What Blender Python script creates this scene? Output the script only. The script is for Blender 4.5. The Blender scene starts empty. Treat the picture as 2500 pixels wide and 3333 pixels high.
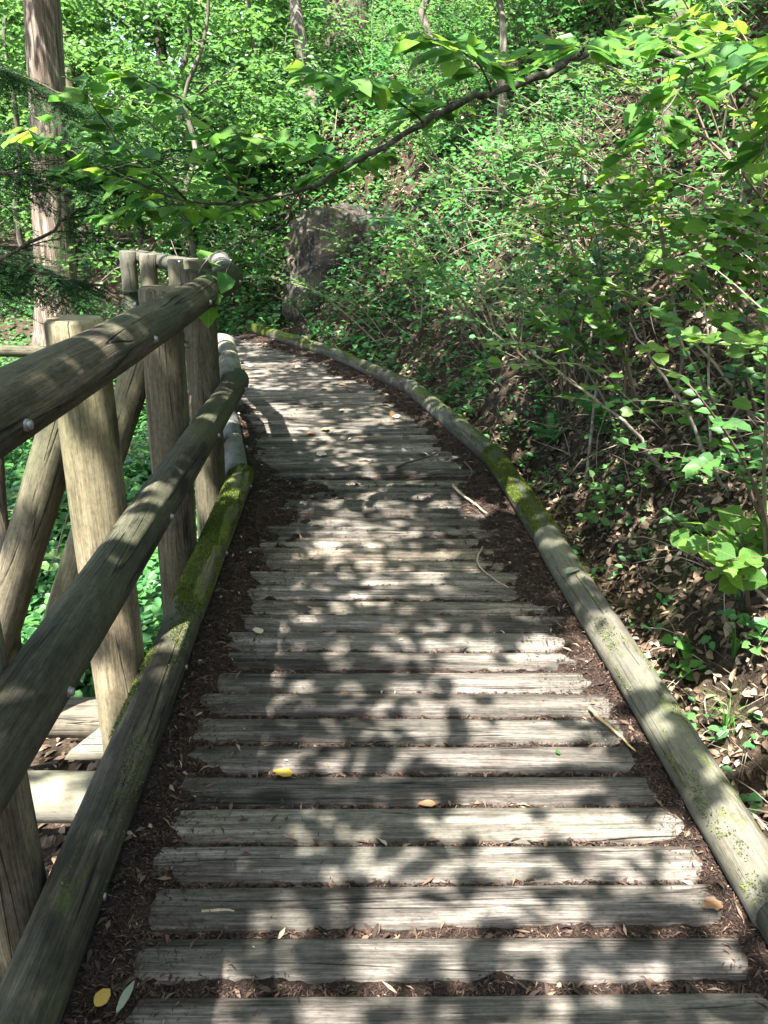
import bpy, math, random
import numpy as np
from mathutils import Vector, Matrix

rng = np.random.default_rng(7)
random.seed(7)
sc = bpy.context.scene
C = sc.collection
R = math.radians

# ------------------------------------------------------------------ camera, sky, sun, exposure
cam_d = bpy.data.cameras.new('camera')
cam = bpy.data.objects.new('camera', cam_d)
C.objects.link(cam)
cam_d.lens = 27.0
cam_d.sensor_width = 36.0
cam_d.clip_start = 0.05
cam_d.clip_end = 600
cam.matrix_world = (Matrix.Translation((0, 0, 1.5)) @ Matrix.Rotation(R(90 - 21.6), 4, 'X') @ Matrix.Rotation(R(1.0), 4, 'Z'))
sc.camera = cam

SUN = Vector((-0.19, -0.38, 0.90)).normalized()        # towards the sun
w = bpy.data.worlds.new('World')
sc.world = w
w.use_nodes = True
wn = w.node_tree.nodes
sky = wn.new('ShaderNodeTexSky')
sky.sky_type = 'NISHITA'
sky.sun_disc = False
sky.sun_elevation = math.asin(SUN.z)
sky.sun_rotation = math.atan2(SUN.x, SUN.y)
sky.air_density = 1.0
sky.dust_density = 2.5
w.node_tree.links.new(sky.outputs[0], wn['Background'].inputs[0])
wn['Background'].inputs[1].default_value = 0.11
sun_d = bpy.data.lights.new('sun', 'SUN')
sun_d.energy = 5.0
sun_d.angle = R(0.53)
sun_d.color = (1.0, 0.965, 0.915)
sun = bpy.data.objects.new('sun', sun_d)
C.objects.link(sun)
sun.rotation_euler = SUN.to_track_quat('Z', 'Y').to_euler()
sc.view_settings.view_transform = 'Standard'
sc.view_settings.look = 'None'
sc.view_settings.exposure = 2.55
sc.view_settings.gamma = 1.0
sc.render.engine = 'CYCLES'
sc.cycles.use_denoising = True
sc.cycles.max_bounces = 8
sc.cycles.diffuse_bounces = 4
sc.cycles.transmission_bounces = 6
sc.cycles.glossy_bounces = 2
sc.cycles.sample_clamp_indirect = 6.0


# ------------------------------------------------------------------ helpers
def ss(a, b, x):
    t = np.clip((np.asarray(x, float) - a) / (b - a), 0, 1)
    return t * t * (3 - 2 * t)


def vn(x, y, s=0):
    """smooth lattice noise, -1..1"""
    x = np.asarray(x, float); y = np.asarray(y, float)
    xi = np.floor(x).astype(np.int64); yi = np.floor(y).astype(np.int64)
    u = x - xi; v = y - yi
    u = u * u * (3 - 2 * u); v = v * v * (3 - 2 * v)

    def h(a, b):
        n = (a * 374761393 + b * 668265263 + s * 974711) & 0x7fffffff
        n = ((n ^ (n >> 13)) * 1274126177) & 0x7fffffff
        return ((n ^ (n >> 16)) & 0xffff) / 32767.5 - 1
    return (h(xi, yi) * (1 - u) + h(xi + 1, yi) * u) * (1 - v) + (h(xi, yi + 1) * (1 - u) + h(xi + 1, yi + 1) * u) * v


def fbm(x, y, s=0, o=4):
    r = 0
    for k in range(o):
        r = r + vn(x * 2 ** k + 13.7 * k, y * 2 ** k - 7.1 * k, s + k) / 2 ** k
    return r


def nrmz(a):
    return a / np.maximum(np.linalg.norm(a, axis=-1, keepdims=True), 1e-9)


def tag(o, label=None, cat=None, group=None, kind=None):
    for k, v in (('label', label), ('category', cat), ('group', group), ('kind', kind)):
        if v is not None:
            o[k] = v
    return o


def mesh(name, V, F, rnd=None, smooth=False):
    """V: (n,3); F: list of index arrays, one array (m,k) for each polygon size k"""
    V = np.ascontiguousarray(V, dtype=np.float32)
    if not isinstance(F, list):
        F = [F]
    F = [np.asarray(f, np.int32) for f in F if len(f)]
    me = bpy.data.meshes.new(name)
    me.vertices.add(len(V)); me.vertices.foreach_set('co', V.ravel())
    nl = sum(f.size for f in F); npoly = sum(len(f) for f in F)
    me.loops.add(nl); me.loops.foreach_set('vertex_index', np.concatenate([f.ravel() for f in F]))
    me.polygons.add(npoly)
    tot = np.concatenate([np.full(len(f), f.shape[1], np.int32) for f in F])
    st = np.concatenate([[0], np.cumsum(tot)[:-1]]).astype(np.int32)
    me.polygons.foreach_set('loop_start', st)
    me.polygons.foreach_set('loop_total', tot)
    if smooth:
        me.polygons.foreach_set('use_smooth', np.ones(npoly, bool))
    if rnd is not None:
        a = me.attributes.new('rnd', 'FLOAT', 'POINT')
        a.data.foreach_set('value', np.ascontiguousarray(rnd, dtype=np.float32))
    me.update(calc_edges=True)
    return me


def obj(name, me, mat=None, parent=None, loc=None, mtx=None):
    o = bpy.data.objects.new(name, me)
    C.objects.link(o)
    if mat is not None and me is not None and not me.materials:
        me.materials.append(mat)
    if parent is not None:
        o.parent = parent
    if loc is not None:
        o.location = loc
    if mtx is not None:
        o.matrix_local = mtx
    return o


def empty(name, loc, label, cat, group=None):
    o = bpy.data.objects.new(name, None)
    C.objects.link(o)
    o.location = loc
    o.empty_display_size = 0.1
    return tag(o, label, cat, group)


class MB:
    """collects pieces of geometry into one mesh"""
    def __init__(s):
        s.V = []; s.F = {}; s.r = []; s.n = 0

    def add(s, V, F, rnd=0.5):
        V = np.asarray(V, float)
        for f in (F if isinstance(F, list) else [F]):
            f = np.asarray(f)
            if len(f):
                s.F.setdefault(f.shape[1], []).append(f + s.n)
        s.V.append(V)
        s.r.append(np.full(len(V), rnd) if np.isscalar(rnd) else np.asarray(rnd))
        s.n += len(V)
        return s

    def mesh(s, name, smooth=False):
        return mesh(name, np.vstack(s.V), [np.vstack(v) for v in s.F.values()], np.concatenate(s.r), smooth)


def tube(P, rad, n=6, jitter=0.0, flute=0.0, seed=0):
    """tapered tube along points P; returns V, [quads, end caps]"""
    P = np.asarray(P, float); m = len(P)
    rad = np.broadcast_to(np.asarray(rad, float), (m,))
    T = nrmz(np.gradient(P, axis=0))
    ref = np.array([0, 0, 1.0]) if abs(T[0][2]) < 0.8 else np.array([1.0, 0, 0])
    A = nrmz(np.cross(T, ref)); B = np.cross(T, A)
    th = np.linspace(0, 2 * np.pi, n, endpoint=False)
    rr = np.ones((m, n))
    if jitter:
        rr += jitter * vn(np.arange(m)[:, None] * 0.6 + seed * 7.3, th[None] * 1.3 + seed, seed)
    if flute:
        rr += flute * np.sin(th * 7 + seed)[None] * np.cos(th * 3 + 1)[None] + flute * vn(np.arange(m)[:, None] * .3, th[None] * 4, seed)
    V = P[:, None] + (A[:, None] * np.cos(th)[None, :, None] + B[:, None] * np.sin(th)[None, :, None]) * (rad[:, None] * rr)[..., None]
    i = np.arange(m - 1)[:, None] * n; j = np.arange(n)[None]; k = (j + 1) % n
    Q = np.stack([i + j, i + k, i + n + k, i + n + j], -1).reshape(-1, 4)
    cap = np.array([list(range(n))[::-1], [(m - 1) * n + q for q in range(n)]])
    return V.reshape(-1, 3), ([Q, cap] if n != 4 else [np.vstack([Q, cap])])


def curve(P, k=4):
    """Catmull-Rom resampling"""
    P = np.asarray(P, float)
    Q = np.vstack([2 * P[0] - P[1], P, 2 * P[-1] - P[-2]])
    out = []
    for i in range(1, len(Q) - 2):
        for t in np.linspace(0, 1, k, endpoint=False):
            a, b, c, d = Q[i - 1], Q[i], Q[i + 1], Q[i + 2]
            out.append(.5 * (2 * b + (c - a) * t + (2 * a - 5 * b + 4 * c - d) * t * t + (3 * b - a - 3 * c + d) * t ** 3))
    out.append(P[-1])
    return np.array(out)


def leaves(pos, axis, up, L, W, fold=0.18, droop=0.12):
    """a folded pointed leaf of two quads for each position"""
    n = len(pos)
    L = np.broadcast_to(L, (n,))[:, None]; W = np.broadcast_to(W, (n,))[:, None]
    axis = nrmz(axis)
    side = nrmz(np.cross(axis, up)); nr = np.cross(side, axis)
    b = pos
    r1 = pos + axis * .30 * L + side * .5 * W + nr * fold * W
    r2 = pos + axis * .68 * L + side * .40 * W + nr * (fold * W - droop * .4 * L)
    tp = pos + axis * L - nr * droop * L
    l2 = pos + axis * .68 * L - side * .40 * W + nr * (fold * W - droop * .4 * L)
    l1 = pos + axis * .30 * L - side * .5 * W + nr * fold * W
    V = np.stack([b, r1, r2, tp, l2, l1], 1).reshape(-1, 3)
    k = np.arange(n)[:, None] * 6
    F = np.vstack([k + np.array([[0, 1, 2, 3]]), k + np.array([[0, 3, 4, 5]])])
    return V, F


def rdir(n, flat=0.35):
    """random leaf axis (mostly horizontal) and up vector (mostly upright)"""
    a = rng.uniform(0, 2 * np.pi, n)
    ax = np.stack([np.cos(a), np.sin(a), rng.normal(-.15, .3, n)], -1)
    up = np.stack([rng.normal(0, flat, n), rng.normal(0, flat, n), np.ones(n)], -1)
    return nrmz(ax), nrmz(up)


# ------------------------------------------------------------------ materials
class NT:
    def __init__(s, name):
        s.m = bpy.data.materials.new(name); s.m.use_nodes = True
        s.t = s.m.node_tree; s.n = s.t.nodes
        s.p = s.n['Principled BSDF']; s.out = s.n['Material Output']

    def l(s, a, b):
        s.t.links.new(a, b)

    def node(s, kind, **kw):
        x = s.n.new('ShaderNode' + kind)
        for k, v in kw.items():
            setattr(x, k, v)
        return x

    def setin(s, x, i, v):
        if v is None:
            return
        if hasattr(v, 'links') or isinstance(v, bpy.types.NodeSocket):
            s.l(v, x.inputs[i])
        else:
            x.inputs[i].default_value = v

    def math(s, op, a, b=None, clamp=False):
        x = s.node('Math', operation=op, use_clamp=clamp)
        s.setin(x, 0, a); s.setin(x, 1, b)
        return x.outputs[0]

    def mix(s, f, a, b, mode='MIX'):
        x = s.node('MixRGB', blend_type=mode)
        for i, v in enumerate((f, a, b)):
            if isinstance(v, tuple):
                v = (*v, 1)[:4]
            s.setin(x, i, v)
        return x.outputs[0]

    def noise(s, vec, scale=(1, 1, 1), sc_=1.0, detail=4, rough=.55, dist=0.0):
        mp = s.node('Mapping'); s.l(vec, mp.inputs[0]); mp.inputs['Scale'].default_value = scale
        x = s.node('TexNoise'); s.l(mp.outputs[0], x.inputs['Vector'])
        x.inputs['Scale'].default_value = sc_; x.inputs['Detail'].default_value = detail
        x.inputs['Roughness'].default_value = rough; x.inputs['Distortion'].default_value = dist
        return x.outputs[0]

    def ramp(s, f, *stops):
        x = s.node('ValToRGB'); s.l(f, x.inputs[0])
        e = x.color_ramp.elements
        while len(e) < len(stops):
            e.new(.5)
        for el, (p, c) in zip(e, stops):
            el.position = p
            el.color = (*c, 1) if isinstance(c, tuple) else (c, c, c, 1)
        return x.outputs[0]

    def coords(s, jitter=True):
        tc = s.node('TexCoord').outputs['Object']
        if not jitter:
            return tc
        oi = s.node('ObjectInfo').outputs['Random']
        k = s.math('MULTIPLY', oi, 41.0)
        cx = s.node('CombineXYZ')
        for i in range(3):
            s.l(k, cx.inputs[i])
        va = s.node('VectorMath', operation='ADD'); s.l(tc, va.inputs[0]); s.l(cx.outputs[0], va.inputs[1])
        return va.outputs[0]

    def attr(s, name, kind='GEOMETRY'):
        x = s.node('Attribute', attribute_type=kind, attribute_name=name)
        return x.outputs['Fac']

    def bump(s, h, strength=.5, dist=.01, prev=None):
        x = s.node('Bump'); s.l(h, x.inputs['Height'])
        x.inputs['Strength'].default_value = strength; x.inputs['Distance'].default_value = dist
        if prev is not None:
            s.l(prev, x.inputs['Normal'])
        return x.outputs[0]


def wood_mat(name, ax, dark, mid, light, algae=(.105, .115, .062), algae_amt=.6, rough=.82, mossy=True, knots=True):
    """weathered timber, grain along local axis ax"""
    t = NT(name); v = t.coords()

    def sc3(a, b):
        q = [a, a, a]; q[ax] = b
        return tuple(q)
    g1 = t.noise(v, sc3(26, 1.3), 1, 5, .6, .3)
    g2 = t.noise(v, sc3(230, 7), 1, 4, .7)
    bl = t.noise(v, sc3(7, 3.2), 1, 4, .6, .4)
    big = t.noise(v, sc3(2.2, 1.1), 1, 3, .55)
    f = t.math('ADD', t.math('MULTIPLY', g1, .55), t.math('MULTIPLY', g2, .45))
    col = t.ramp(f, (.36, dark), (.50, mid), (.64, light))
    # algae film in patches
    al = t.math('MULTIPLY', t.ramp(big, (.40, 0.), (.62, 1.)), algae_amt)
    col = t.mix(al, col, t.mix(g2, tuple(c * .6 for c in algae), tuple(c * 1.35 for c in algae)))
    # dark stain blotches
    col = t.mix(t.math('MULTIPLY', t.ramp(bl, (.48, 0.), (.68, .8)), t.ramp(g2, (.35, 1.), (.7, .5))), col, tuple(c * .6 for c in dark))
    fine = t.noise(v, sc3(90, 40), 1, 4, .75)
    col = t.mix(.55, col, t.ramp(fine, (.34, .35), (.52, 1.), (.72, 1.35)), 'MULTIPLY')
    # drying cracks
    ck = t.noise(v, sc3(13, .42), 1, 2, .5, .2)
    ck = t.math('ABSOLUTE', t.math('SUBTRACT', ck, .5))
    ck = t.math('MULTIPLY', t.ramp(ck, (.0, 1.), (.010, 0.)), t.ramp(bl, (.44, 0.), (.56, 1.)))
    col = t.mix(t.math('MULTIPLY', ck, .85), col, tuple(c * .18 for c in dark))
    h = t.math('SUBTRACT', t.math('MULTIPLY', f, .6), ck)
    if knots:
        mp = t.node('Mapping'); t.l(v, mp.inputs[0]); mp.inputs['Scale'].default_value = sc3(7.5, 2.6)
        vo = t.node('TexVoronoi'); t.l(mp.outputs[0], vo.inputs['Vector']); vo.inputs['Scale'].default_value = 1.0
        kd = vo.outputs['Distance']
        sp = t.node('SeparateColor'); t.l(vo.outputs['Color'], sp.inputs[0])
        sel = t.math('GREATER_THAN', sp.outputs[0], .66)
        kn = t.math('MULTIPLY', t.ramp(kd, (.13, 1.), (.24, 0.)), sel)
        col = t.mix(t.math('MULTIPLY', kn, .85), col, tuple(c * .35 for c in dark))
        h = t.math('SUBTRACT', h, t.math('MULTIPLY', kn, .5))
    if mossy:
        pale = t.attr('pale', 'OBJECT')
        lich = t.noise(v, sc3(16, 9), 1, 5, .7)
        col = t.mix(t.math('MULTIPLY', pale, t.ramp(lich, (.28, .35), (.60, 1.))), col, t.mix(lich, (.12, .115, .10), (.36, .355, .34)))
        ms = t.attr('moss', 'OBJECT')
        ge = t.node('NewGeometry'); sx = t.node('SeparateXYZ'); t.l(ge.outputs['Normal'], sx.inputs[0])
        mn = t.noise(v, sc3(6, 3.0), 1, 5, .65)
        mf = t.math('ADD', t.math('MULTIPLY', sx.outputs[2], .10), mn)
        mf = t.math('ADD', mf, t.math('MULTIPLY', ms, .42))
        mf = t.ramp(mf, (.80, 0.), (.94, 1.))
        mc = t.noise(v, (95, 95, 95), 1, 5, .75)
        col = t.mix(mf, col, t.ramp(mc, (.3, (.035, .055, .008)), (.55, (.10, .135, .018)), (.75, (.20, .23, .035))))
        h = t.math('ADD', h, t.math('MULTIPLY', mf, t.math('MULTIPLY', mc, 3.0)))
    oi = t.node('ObjectInfo').outputs['Random']
    col = t.mix(1.0, col, t.ramp(oi, (0., (.62, .61, .60)), (.5, (1., 1., 1.)), (1., (1.36, 1.28, 1.16))), 'MULTIPLY')
    t.l(col, t.p.inputs['Base Color'])
    t.p.inputs['Roughness'].default_value = rough
    t.p.inputs['Specular IOR Level'].default_value = .25
    t.l(t.bump(h, .9, .007), t.p.inputs['Normal'])
    return t.m


def leaf_mat(name, c0, c1, c2, trans=.42, gain=(1.65, 1.65, 1.15), src='attr', rough=.42, spec=.35):
    t = NT(name)
    r = t.attr('rnd') if src == 'attr' else t.node('ObjectInfo').outputs['Random']
    col = t.ramp(r, (.0, c0), (.5, c1), (1., c2))
    nz = t.noise(t.node('TexCoord').outputs['Object'], (1, 1, 1), 60, 2)
    col = t.mix(.25, col, t.mix(nz, (.3, .3, .3), (1.5, 1.5, 1.5)), 'MULTIPLY')
    if src == 'obj':
        sx = t.node('SeparateXYZ'); t.l(t.node('TexCoord').outputs['Object'], sx.inputs[0])
        ax = t.math('ABSOLUTE', sx.outputs[0])
        vv = t.math('FRACT', t.math('MULTIPLY', t.math('SUBTRACT', sx.outputs[1], t.math('MULTIPLY', ax, .85)), 7.0))
        vein = t.math('MAXIMUM', t.math('LESS_THAN', ax, .011), t.math('MULTIPLY', t.math('LESS_THAN', vv, .13), .55))
        col = t.mix(vein, col, t.mix(1.0, col, (1.7, 1.5, 1.6), 'MULTIPLY'))
        bl = t.noise(t.coords(), (1, 1, 1), 3.0, 3)
        col = t.mix(t.ramp(bl, (.55, 0.), (.75, .6)), col, t.mix(1.0, col, (1.12, 1.0, .85), 'MULTIPLY'))
    t.l(col, t.p.inputs['Base Color'])
    t.p.inputs['Roughness'].default_value = rough
    t.p.inputs['Specular IOR Level'].default_value = spec
    tr = t.node('BsdfTranslucent')
    t.l(t.mix(1.0, col, gain, 'MULTIPLY'), tr.inputs[0])
    mx = t.node('MixShader'); mx.inputs[0].default_value = trans
    t.l(t.p.outputs[0], mx.inputs[1]); t.l(tr.outputs[0], mx.inputs[2])
    t.l(mx.outputs[0], t.out.inputs[0])
    return t.m


def litter_mat(name, stops, trans=.1, src='attr'):
    t = NT(name)
    r = t.attr('rnd') if src == 'attr' else t.node('ObjectInfo').outputs['Random']
    t.l(t.ramp(r, *stops), t.p.inputs['Base Color'])
    t.p.inputs['Roughness'].default_value = .75
    t.p.inputs['Specular IOR Level'].default_value = .25
    return t.m


def soil_mat(name, a, b, c, scale=9., moss=True):
    t = NT(name); v = t.node('TexCoord').outputs['Object']
    n1 = t.noise(v, (1, 1, 1), scale, 6, .7, .6)
    n2 = t.noise(v, (1, 1, 1), scale * 9, 4, .7)
    col = t.ramp(t.math('ADD', t.math('MULTIPLY', n1, .5), t.math('MULTIPLY', n2, .5)), (.36, a), (.50, b), (.66, c))
    if moss:
        mo = t.noise(v, (1, 1, 1), 1.1, 5, .6)
        col = t.mix(t.ramp(mo, (.56, 0.), (.70, .7)), col, t.mix(n2, (.015, .025, .006), (.06, .085, .016)))
    t.l(col, t.p.inputs['Base Color'])
    t.p.inputs['Roughness'].default_value = .92
    t.p.inputs['Specular IOR Level'].default_value = .15
    t.l(t.bump(n2, .9, .02, t.bump(n1, .8, .05)), t.p.inputs['Normal'])
    return t.m


def bark_mat(name, dark, mid, light, vs=(26, 26, 2.2), bump=.9):
    t = NT(name); v = t.coords()
    n1 = t.noise(v, vs, 1, 5, .65, .5)
    n2 = t.noise(v, (3, 3, 1.5), 1, 4, .6)
    col = t.ramp(n1, (.32, dark), (.50, mid), (.68, light))
    col = t.mix(t.ramp(n2, (.45, 0.), (.7, .6)), col, t.mix(n1, tuple(q * .7 for q in dark), tuple(q * .8 for q in mid)))
    t.l(col, t.p.inputs['Base Color'])
    t.p.inputs['Roughness'].default_value = .88
    t.p.inputs['Specular IOR Level'].default_value = .2
    t.l(t.bump(n1, bump, .03), t.p.inputs['Normal'])
    return t.m


M = {}
M['log'] = wood_mat('weathered_log', 2, (.024, .021, .014), (.068, .060, .042), (.15, .132, .095), algae=(.075, .085, .042))
M['rail'] = wood_mat('rail_timber', 2, (.016, .014, .010), (.050, .043, .030), (.118, .102, .073), algae=(.046, .052, .030), algae_amt=.7)
M['post'] = wood_mat('post_timber', 2, (.060, .049, .032), (.165, .138, .092), (.285, .240, .162), algae=(.105, .112, .056), algae_amt=.6)
M['plank'] = wood_mat('plank_timber', 0, (.022, .018, .015), (.120, .104, .088), (.31, .275, .238), algae=(.056, .057, .041), algae_amt=.5, mossy=False)
M['leaf'] = leaf_mat('shrub_leaf', (.045, .120, .038), (.075, .195, .046), (.13, .27, .055), trans=.48)
M['leaf_obj'] = leaf_mat('broad_leaf', (.065, .150, .036), (.105, .215, .046), (.15, .27, .055), src='obj', gain=(2.0, 1.85, .9), trans=.55)
M['leaf_far'] = leaf_mat('forest_leaf', (.055, .130, .045), (.088, .19, .058), (.14, .25, .075), trans=.5)
M['leaf_deep'] = leaf_mat('deep_leaf', (.024, .070, .030), (.040, .105, .040), (.070, .15, .046), trans=.35, rough=.3, spec=.5)
M['conifer'] = leaf_mat('conifer_leaf', (.012, .034, .014), (.020, .052, .018), (.034, .078, .022), trans=.2, rough=.8, spec=.08)
M['herb'] = leaf_mat('herb_leaf', (.045, .130, .050), (.070, .195, .066), (.11, .25, .07), trans=.42)
M['litter'] = litter_mat('dead_leaf', [(0, (.040, .027, .018)), (.4, (.14, .092, .06)), (.75, (.30, .215, .145)), (1, (.48, .39, .29))])
M['chips'] = litter_mat('needle_chip', [(0, (.018, .012, .009)), (.55, (.060, .036, .026)), (.85, (.14, .09, .06)), (1, (.42, .33, .23))])
M['twig'] = litter_mat('twig_bark', [(0, (.05, .035, .025)), (.5, (.16, .12, .085)), (1, (.36, .31, .25))])
M['twig_obj'] = litter_mat('stem_bark', [(0, (.07, .05, .034)), (.5, (.17, .13, .09)), (1, (.30, .25, .19))], src='obj')
M['soil'] = soil_mat('forest_soil', (.014, .010, .007), (.050, .035, .024), (.125, .09, .062))
M['humus'] = soil_mat('needle_humus', (.012, .008, .006), (.040, .026, .020), (.15, .10, .075), 34, False)
M['cedar_bark'] = bark_mat('cedar_bark', (.045, .030, .022), (.17, .13, .098), (.40, .33, .265), vs=(30, 30, 1.6), bump=1.0)
M['dark_bark'] = bark_mat('dark_bark', (.03, .022, .016), (.085, .066, .048), (.17, .14, .105))
M['grey_bark'] = bark_mat('grey_bark', (.055, .047, .036), (.125, .108, .084), (.25, .225, .185), vs=(9, 9, 4), bump=.5)
M['moss_bark'] = bark_mat('branch_bark', (.028, .025, .018), (.070, .064, .048), (.20, .19, .155), vs=(24, 24, 24), bump=.4)
t_ = NT('bolt_steel'); t_.p.inputs['Base Color'].default_value = (.30, .29, .28, 1); t_.p.inputs['Metallic'].default_value = .7; t_.p.inputs['Roughness'].default_value = .55
M['steel'] = t_.m


def plain(name, c, rough=.7, trans=0):
    t = NT(name); v = t.node('TexCoord').outputs['Object']
    n = t.noise(v, (1, 1, 1), 45, 4, .7)
    t.l(t.ramp(n, (.35, tuple(q * .6 for q in c)), (.65, c)), t.p.inputs['Base Color'])
    t.p.inputs['Roughness'].default_value = rough
    return t.m


# ------------------------------------------------------------------ terrain
KERB = np.array([(1.03, -1.5), (.952, .1), (.882, 1.475), (.815, 2.845), (.672, 4.61), (.216, 6.517), (-.648, 8.276), (-1.377, 9.357), (-1.705, 9.773), (-3.1, 11.0), (-6.5, 12.3), (-13, 13.6), (-60, 18)])
RAIL = np.array([(-.54, -1.5), (-.605, .0), (-.795, 4.06), (-1.13, 5.45), (-1.42, 6.15), (-1.88, 6.85), (-2.35, 7.4), (-4.4, 8.4), (-7, 9.3), (-13, 10.4), (-60, 14)])


def sdist(P, x, y):
    """signed distance to a polyline, positive on its right"""
    x = np.asarray(x, float); y = np.asarray(y, float)
    best = np.full(x.shape, 1e9); sg = np.ones(x.shape)
    for (ax, ay), (bx, by) in zip(P[:-1], P[1:]):
        dx, dy = bx - ax, by - ay
        t = np.clip(((x - ax) * dx + (y - ay) * dy) / (dx * dx + dy * dy), 0, 1)
        qx, qy = x - ax - t * dx, y - ay - t * dy
        d = np.hypot(qx, qy)
        c = dx * (y - ay) - dy * (x - ax)
        m = d < best - 1e-9
        best = np.where(m, d, best); sg = np.where(m, np.where(c < 0, 1., -1.), sg)
    return best * sg


def terrain(x, y):
    x = np.asarray(x, float); y = np.asarray(y, float)
    d = sdist(KERB, x, y); e = -sdist(RAIL, x, y)
    k = .10 + .95 * ss(-5.5, -.6, x + .12 * np.maximum(y - 12, 0))
    n1 = fbm(x * .55, y * .55, 3, 3); n2 = fbm(x * 2.3, y * 2.3, 9, 3)
    mid = -.36 + .33 * ss(8.9, 9.7, y + .25 * x)
    bank = .48 + .25 * n1
    zr = -.14 + np.clip(k, 0, 1) * bank * ss(.22, .62, d) + k * (np.clip(d - .5, 0, 2.6) + .52 * np.clip(d - 3.1, 0, 5) + .28 * np.maximum(d - 8, 0)) + (.16 * n1 + .075 * n2) * ss(.1, .8, d)
    zl = -.55 - .26 * np.clip(e, 0, 6.5) + .10 * np.maximum(e - 12, 0) + .14 * n1 * ss(.2, 1.5, e) + .05 * n2
    z = np.where(d > 0, mid + (zr - mid) * ss(-.02, .22, d), mid)
    z = z - .55 * np.exp(-((x - 1.05) / .22) ** 2 - ((y - 5.2) / .38) ** 2)
    z = z - 1.5 * np.exp(-((x + .75) / 1.0) ** 2 - ((y - 10.75) / .75) ** 2) * ss(.2, .7, d)
    z = np.where((e > 0) & (d < 0), mid + (zl - mid) * ss(0, .5, e) * (1 - .8 * ss(10.5, 13, y + .2 * x)), z)
    return z


def axis_pts(lo, hi, step, far, grow=1.22):
    a = list(np.arange(lo, hi + 1e-6, step)); s = step
    while a[-1] < far:
        s *= grow; a.append(a[-1] + s)
    s = step
    while a[0] > -far:
        s *= grow; a.insert(0, a[0] - s)
    return np.array(a)


gx = axis_pts(-4.5, 6.5, .085, 220); gy = axis_pts(-.6, 14, .085, 220)
GX, GY = np.meshgrid(gx, gy)
GZ = terrain(GX, GY)
nx = len(gx); ii = np.arange(len(gy) - 1)[:, None] * nx + np.arange(nx - 1)[None]
GF = np.stack([ii, ii + 1, ii + nx + 1, ii + nx], -1).reshape(-1, 4)
tag(obj('ground', mesh('ground', np.stack([GX, GY, GZ], -1).reshape(-1, 3), GF, smooth=True), M['soil']),
    'steep brown forest slope and floor covered in dead leaves', kind='structure')


# ------------------------------------------------------------------ logs
def log_mesh(length, r0, r1, seed, n=18, seg=None, bulge=.025, cut=(0, 0), chamf=.006):
    """a peeled log lying along local +z"""
    seg = seg or max(6, int(length / .09))
    z = np.concatenate([[0], np.linspace(chamf, length - chamf, seg), [length]])
    r = r0 + (r1 - r0) * z / length
    r[0] -= chamf; r[-1] -= chamf
    th = np.linspace(0, 2 * np.pi, n, endpoint=False)
    rr = r[:, None] * (1 + bulge * vn(z[:, None] * 2.1 + seed * 3.1, th[None] * .9 + seed * 1.7, seed) + bulge * .5 * vn(z[:, None] * 7 + seed, th[None] * 2.2, seed + 5))
    bx = .006 * vn(z * 1.3 + seed * 5, z * 0, seed + 2) * (1 if length > .6 else 0)
    X = rr * np.cos(th) + bx[:, None]; Y = rr * np.sin(th); Z = np.broadcast_to(z[:, None], X.shape).copy()
    Z = Z + np.where(z[:, None] < length * .5, cut[0] * X, cut[1] * X) * np.where((z[:, None] <= chamf) | (z[:, None] >= length - chamf), 1, 0)
    V = np.stack([X, Y, Z], -1).reshape(-1, 3)
    m = len(z); i = np.arange(m - 1)[:, None] * n; j = np.arange(n)[None]; k = (j + 1) % n
    Q = np.stack([i + j, i + k, i + n + k, i + n + j], -1).reshape(-1, 4)
    # end faces: ring inset so that the cut end is a fan
    c0 = len(V); V = np.vstack([V, [[bx[0], 0, -.001], [bx[-1], 0, length + .001]]])
    T0 = np.stack([np.full(n, c0), k[0], j[0]], -1); T1 = np.stack([np.full(n, c0 + 1), (m - 1) * n + j[0], (m - 1) * n + k[0]], -1)
    me = mesh('log', V, [Q, np.vstack([T0, T1])], smooth=True)
    sm = np.ones(len(me.polygons), bool); sm[len(Q):] = False
    me.polygons.foreach_set('use_smooth', sm)
    return me


def along(p, q, spin=0.):
    """matrix that lays local +z from p to q"""
    p = Vector(p); q = Vector(q)
    m = (q - p).to_track_quat('Z', 'Y').to_matrix().to_4x4()
    return Matrix.Translation(p) @ m @ Matrix.Rotation(spin, 4, 'Z'), (q - p).length


LOCAL = {}


def put_log(name, p, q, r0, r1, parent, mat, seed, moss=0., pale=0., base=Vector((0, 0, 0)), **kw):
    m, L = along(p, q, seed * 1.3)
    o = obj(name, log_mesh(L, r0, r1, seed, **kw), mat, parent)
    o.matrix_local = LOCAL[o.name] = Matrix.Translation(-base) @ m
    o['moss'] = moss; o['pale'] = pale
    return o


def bolt_mesh():
    mb = MB()
    V, F = tube([(0, 0, -.004), (0, 0, .008)], .0085, 6); mb.add(V, F)
    V, F = tube([(0, 0, -.006), (0, 0, .0012)], .011, 12); mb.add(V, F)
    return mb.mesh('bolt')


BOLT = bolt_mesh(); BOLT.materials.append(M['steel'])


def rail_x(y):
    return float(np.interp(y, RAIL[:, 1], RAIL[:, 0]))


# ---- boardwalk: planks, kerb logs, joists
bw = empty('boardwalk', (0, 0, 0), 'weathered wooden boardwalk of crosswise planks curving left along the hillside', 'boardwalk')


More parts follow.
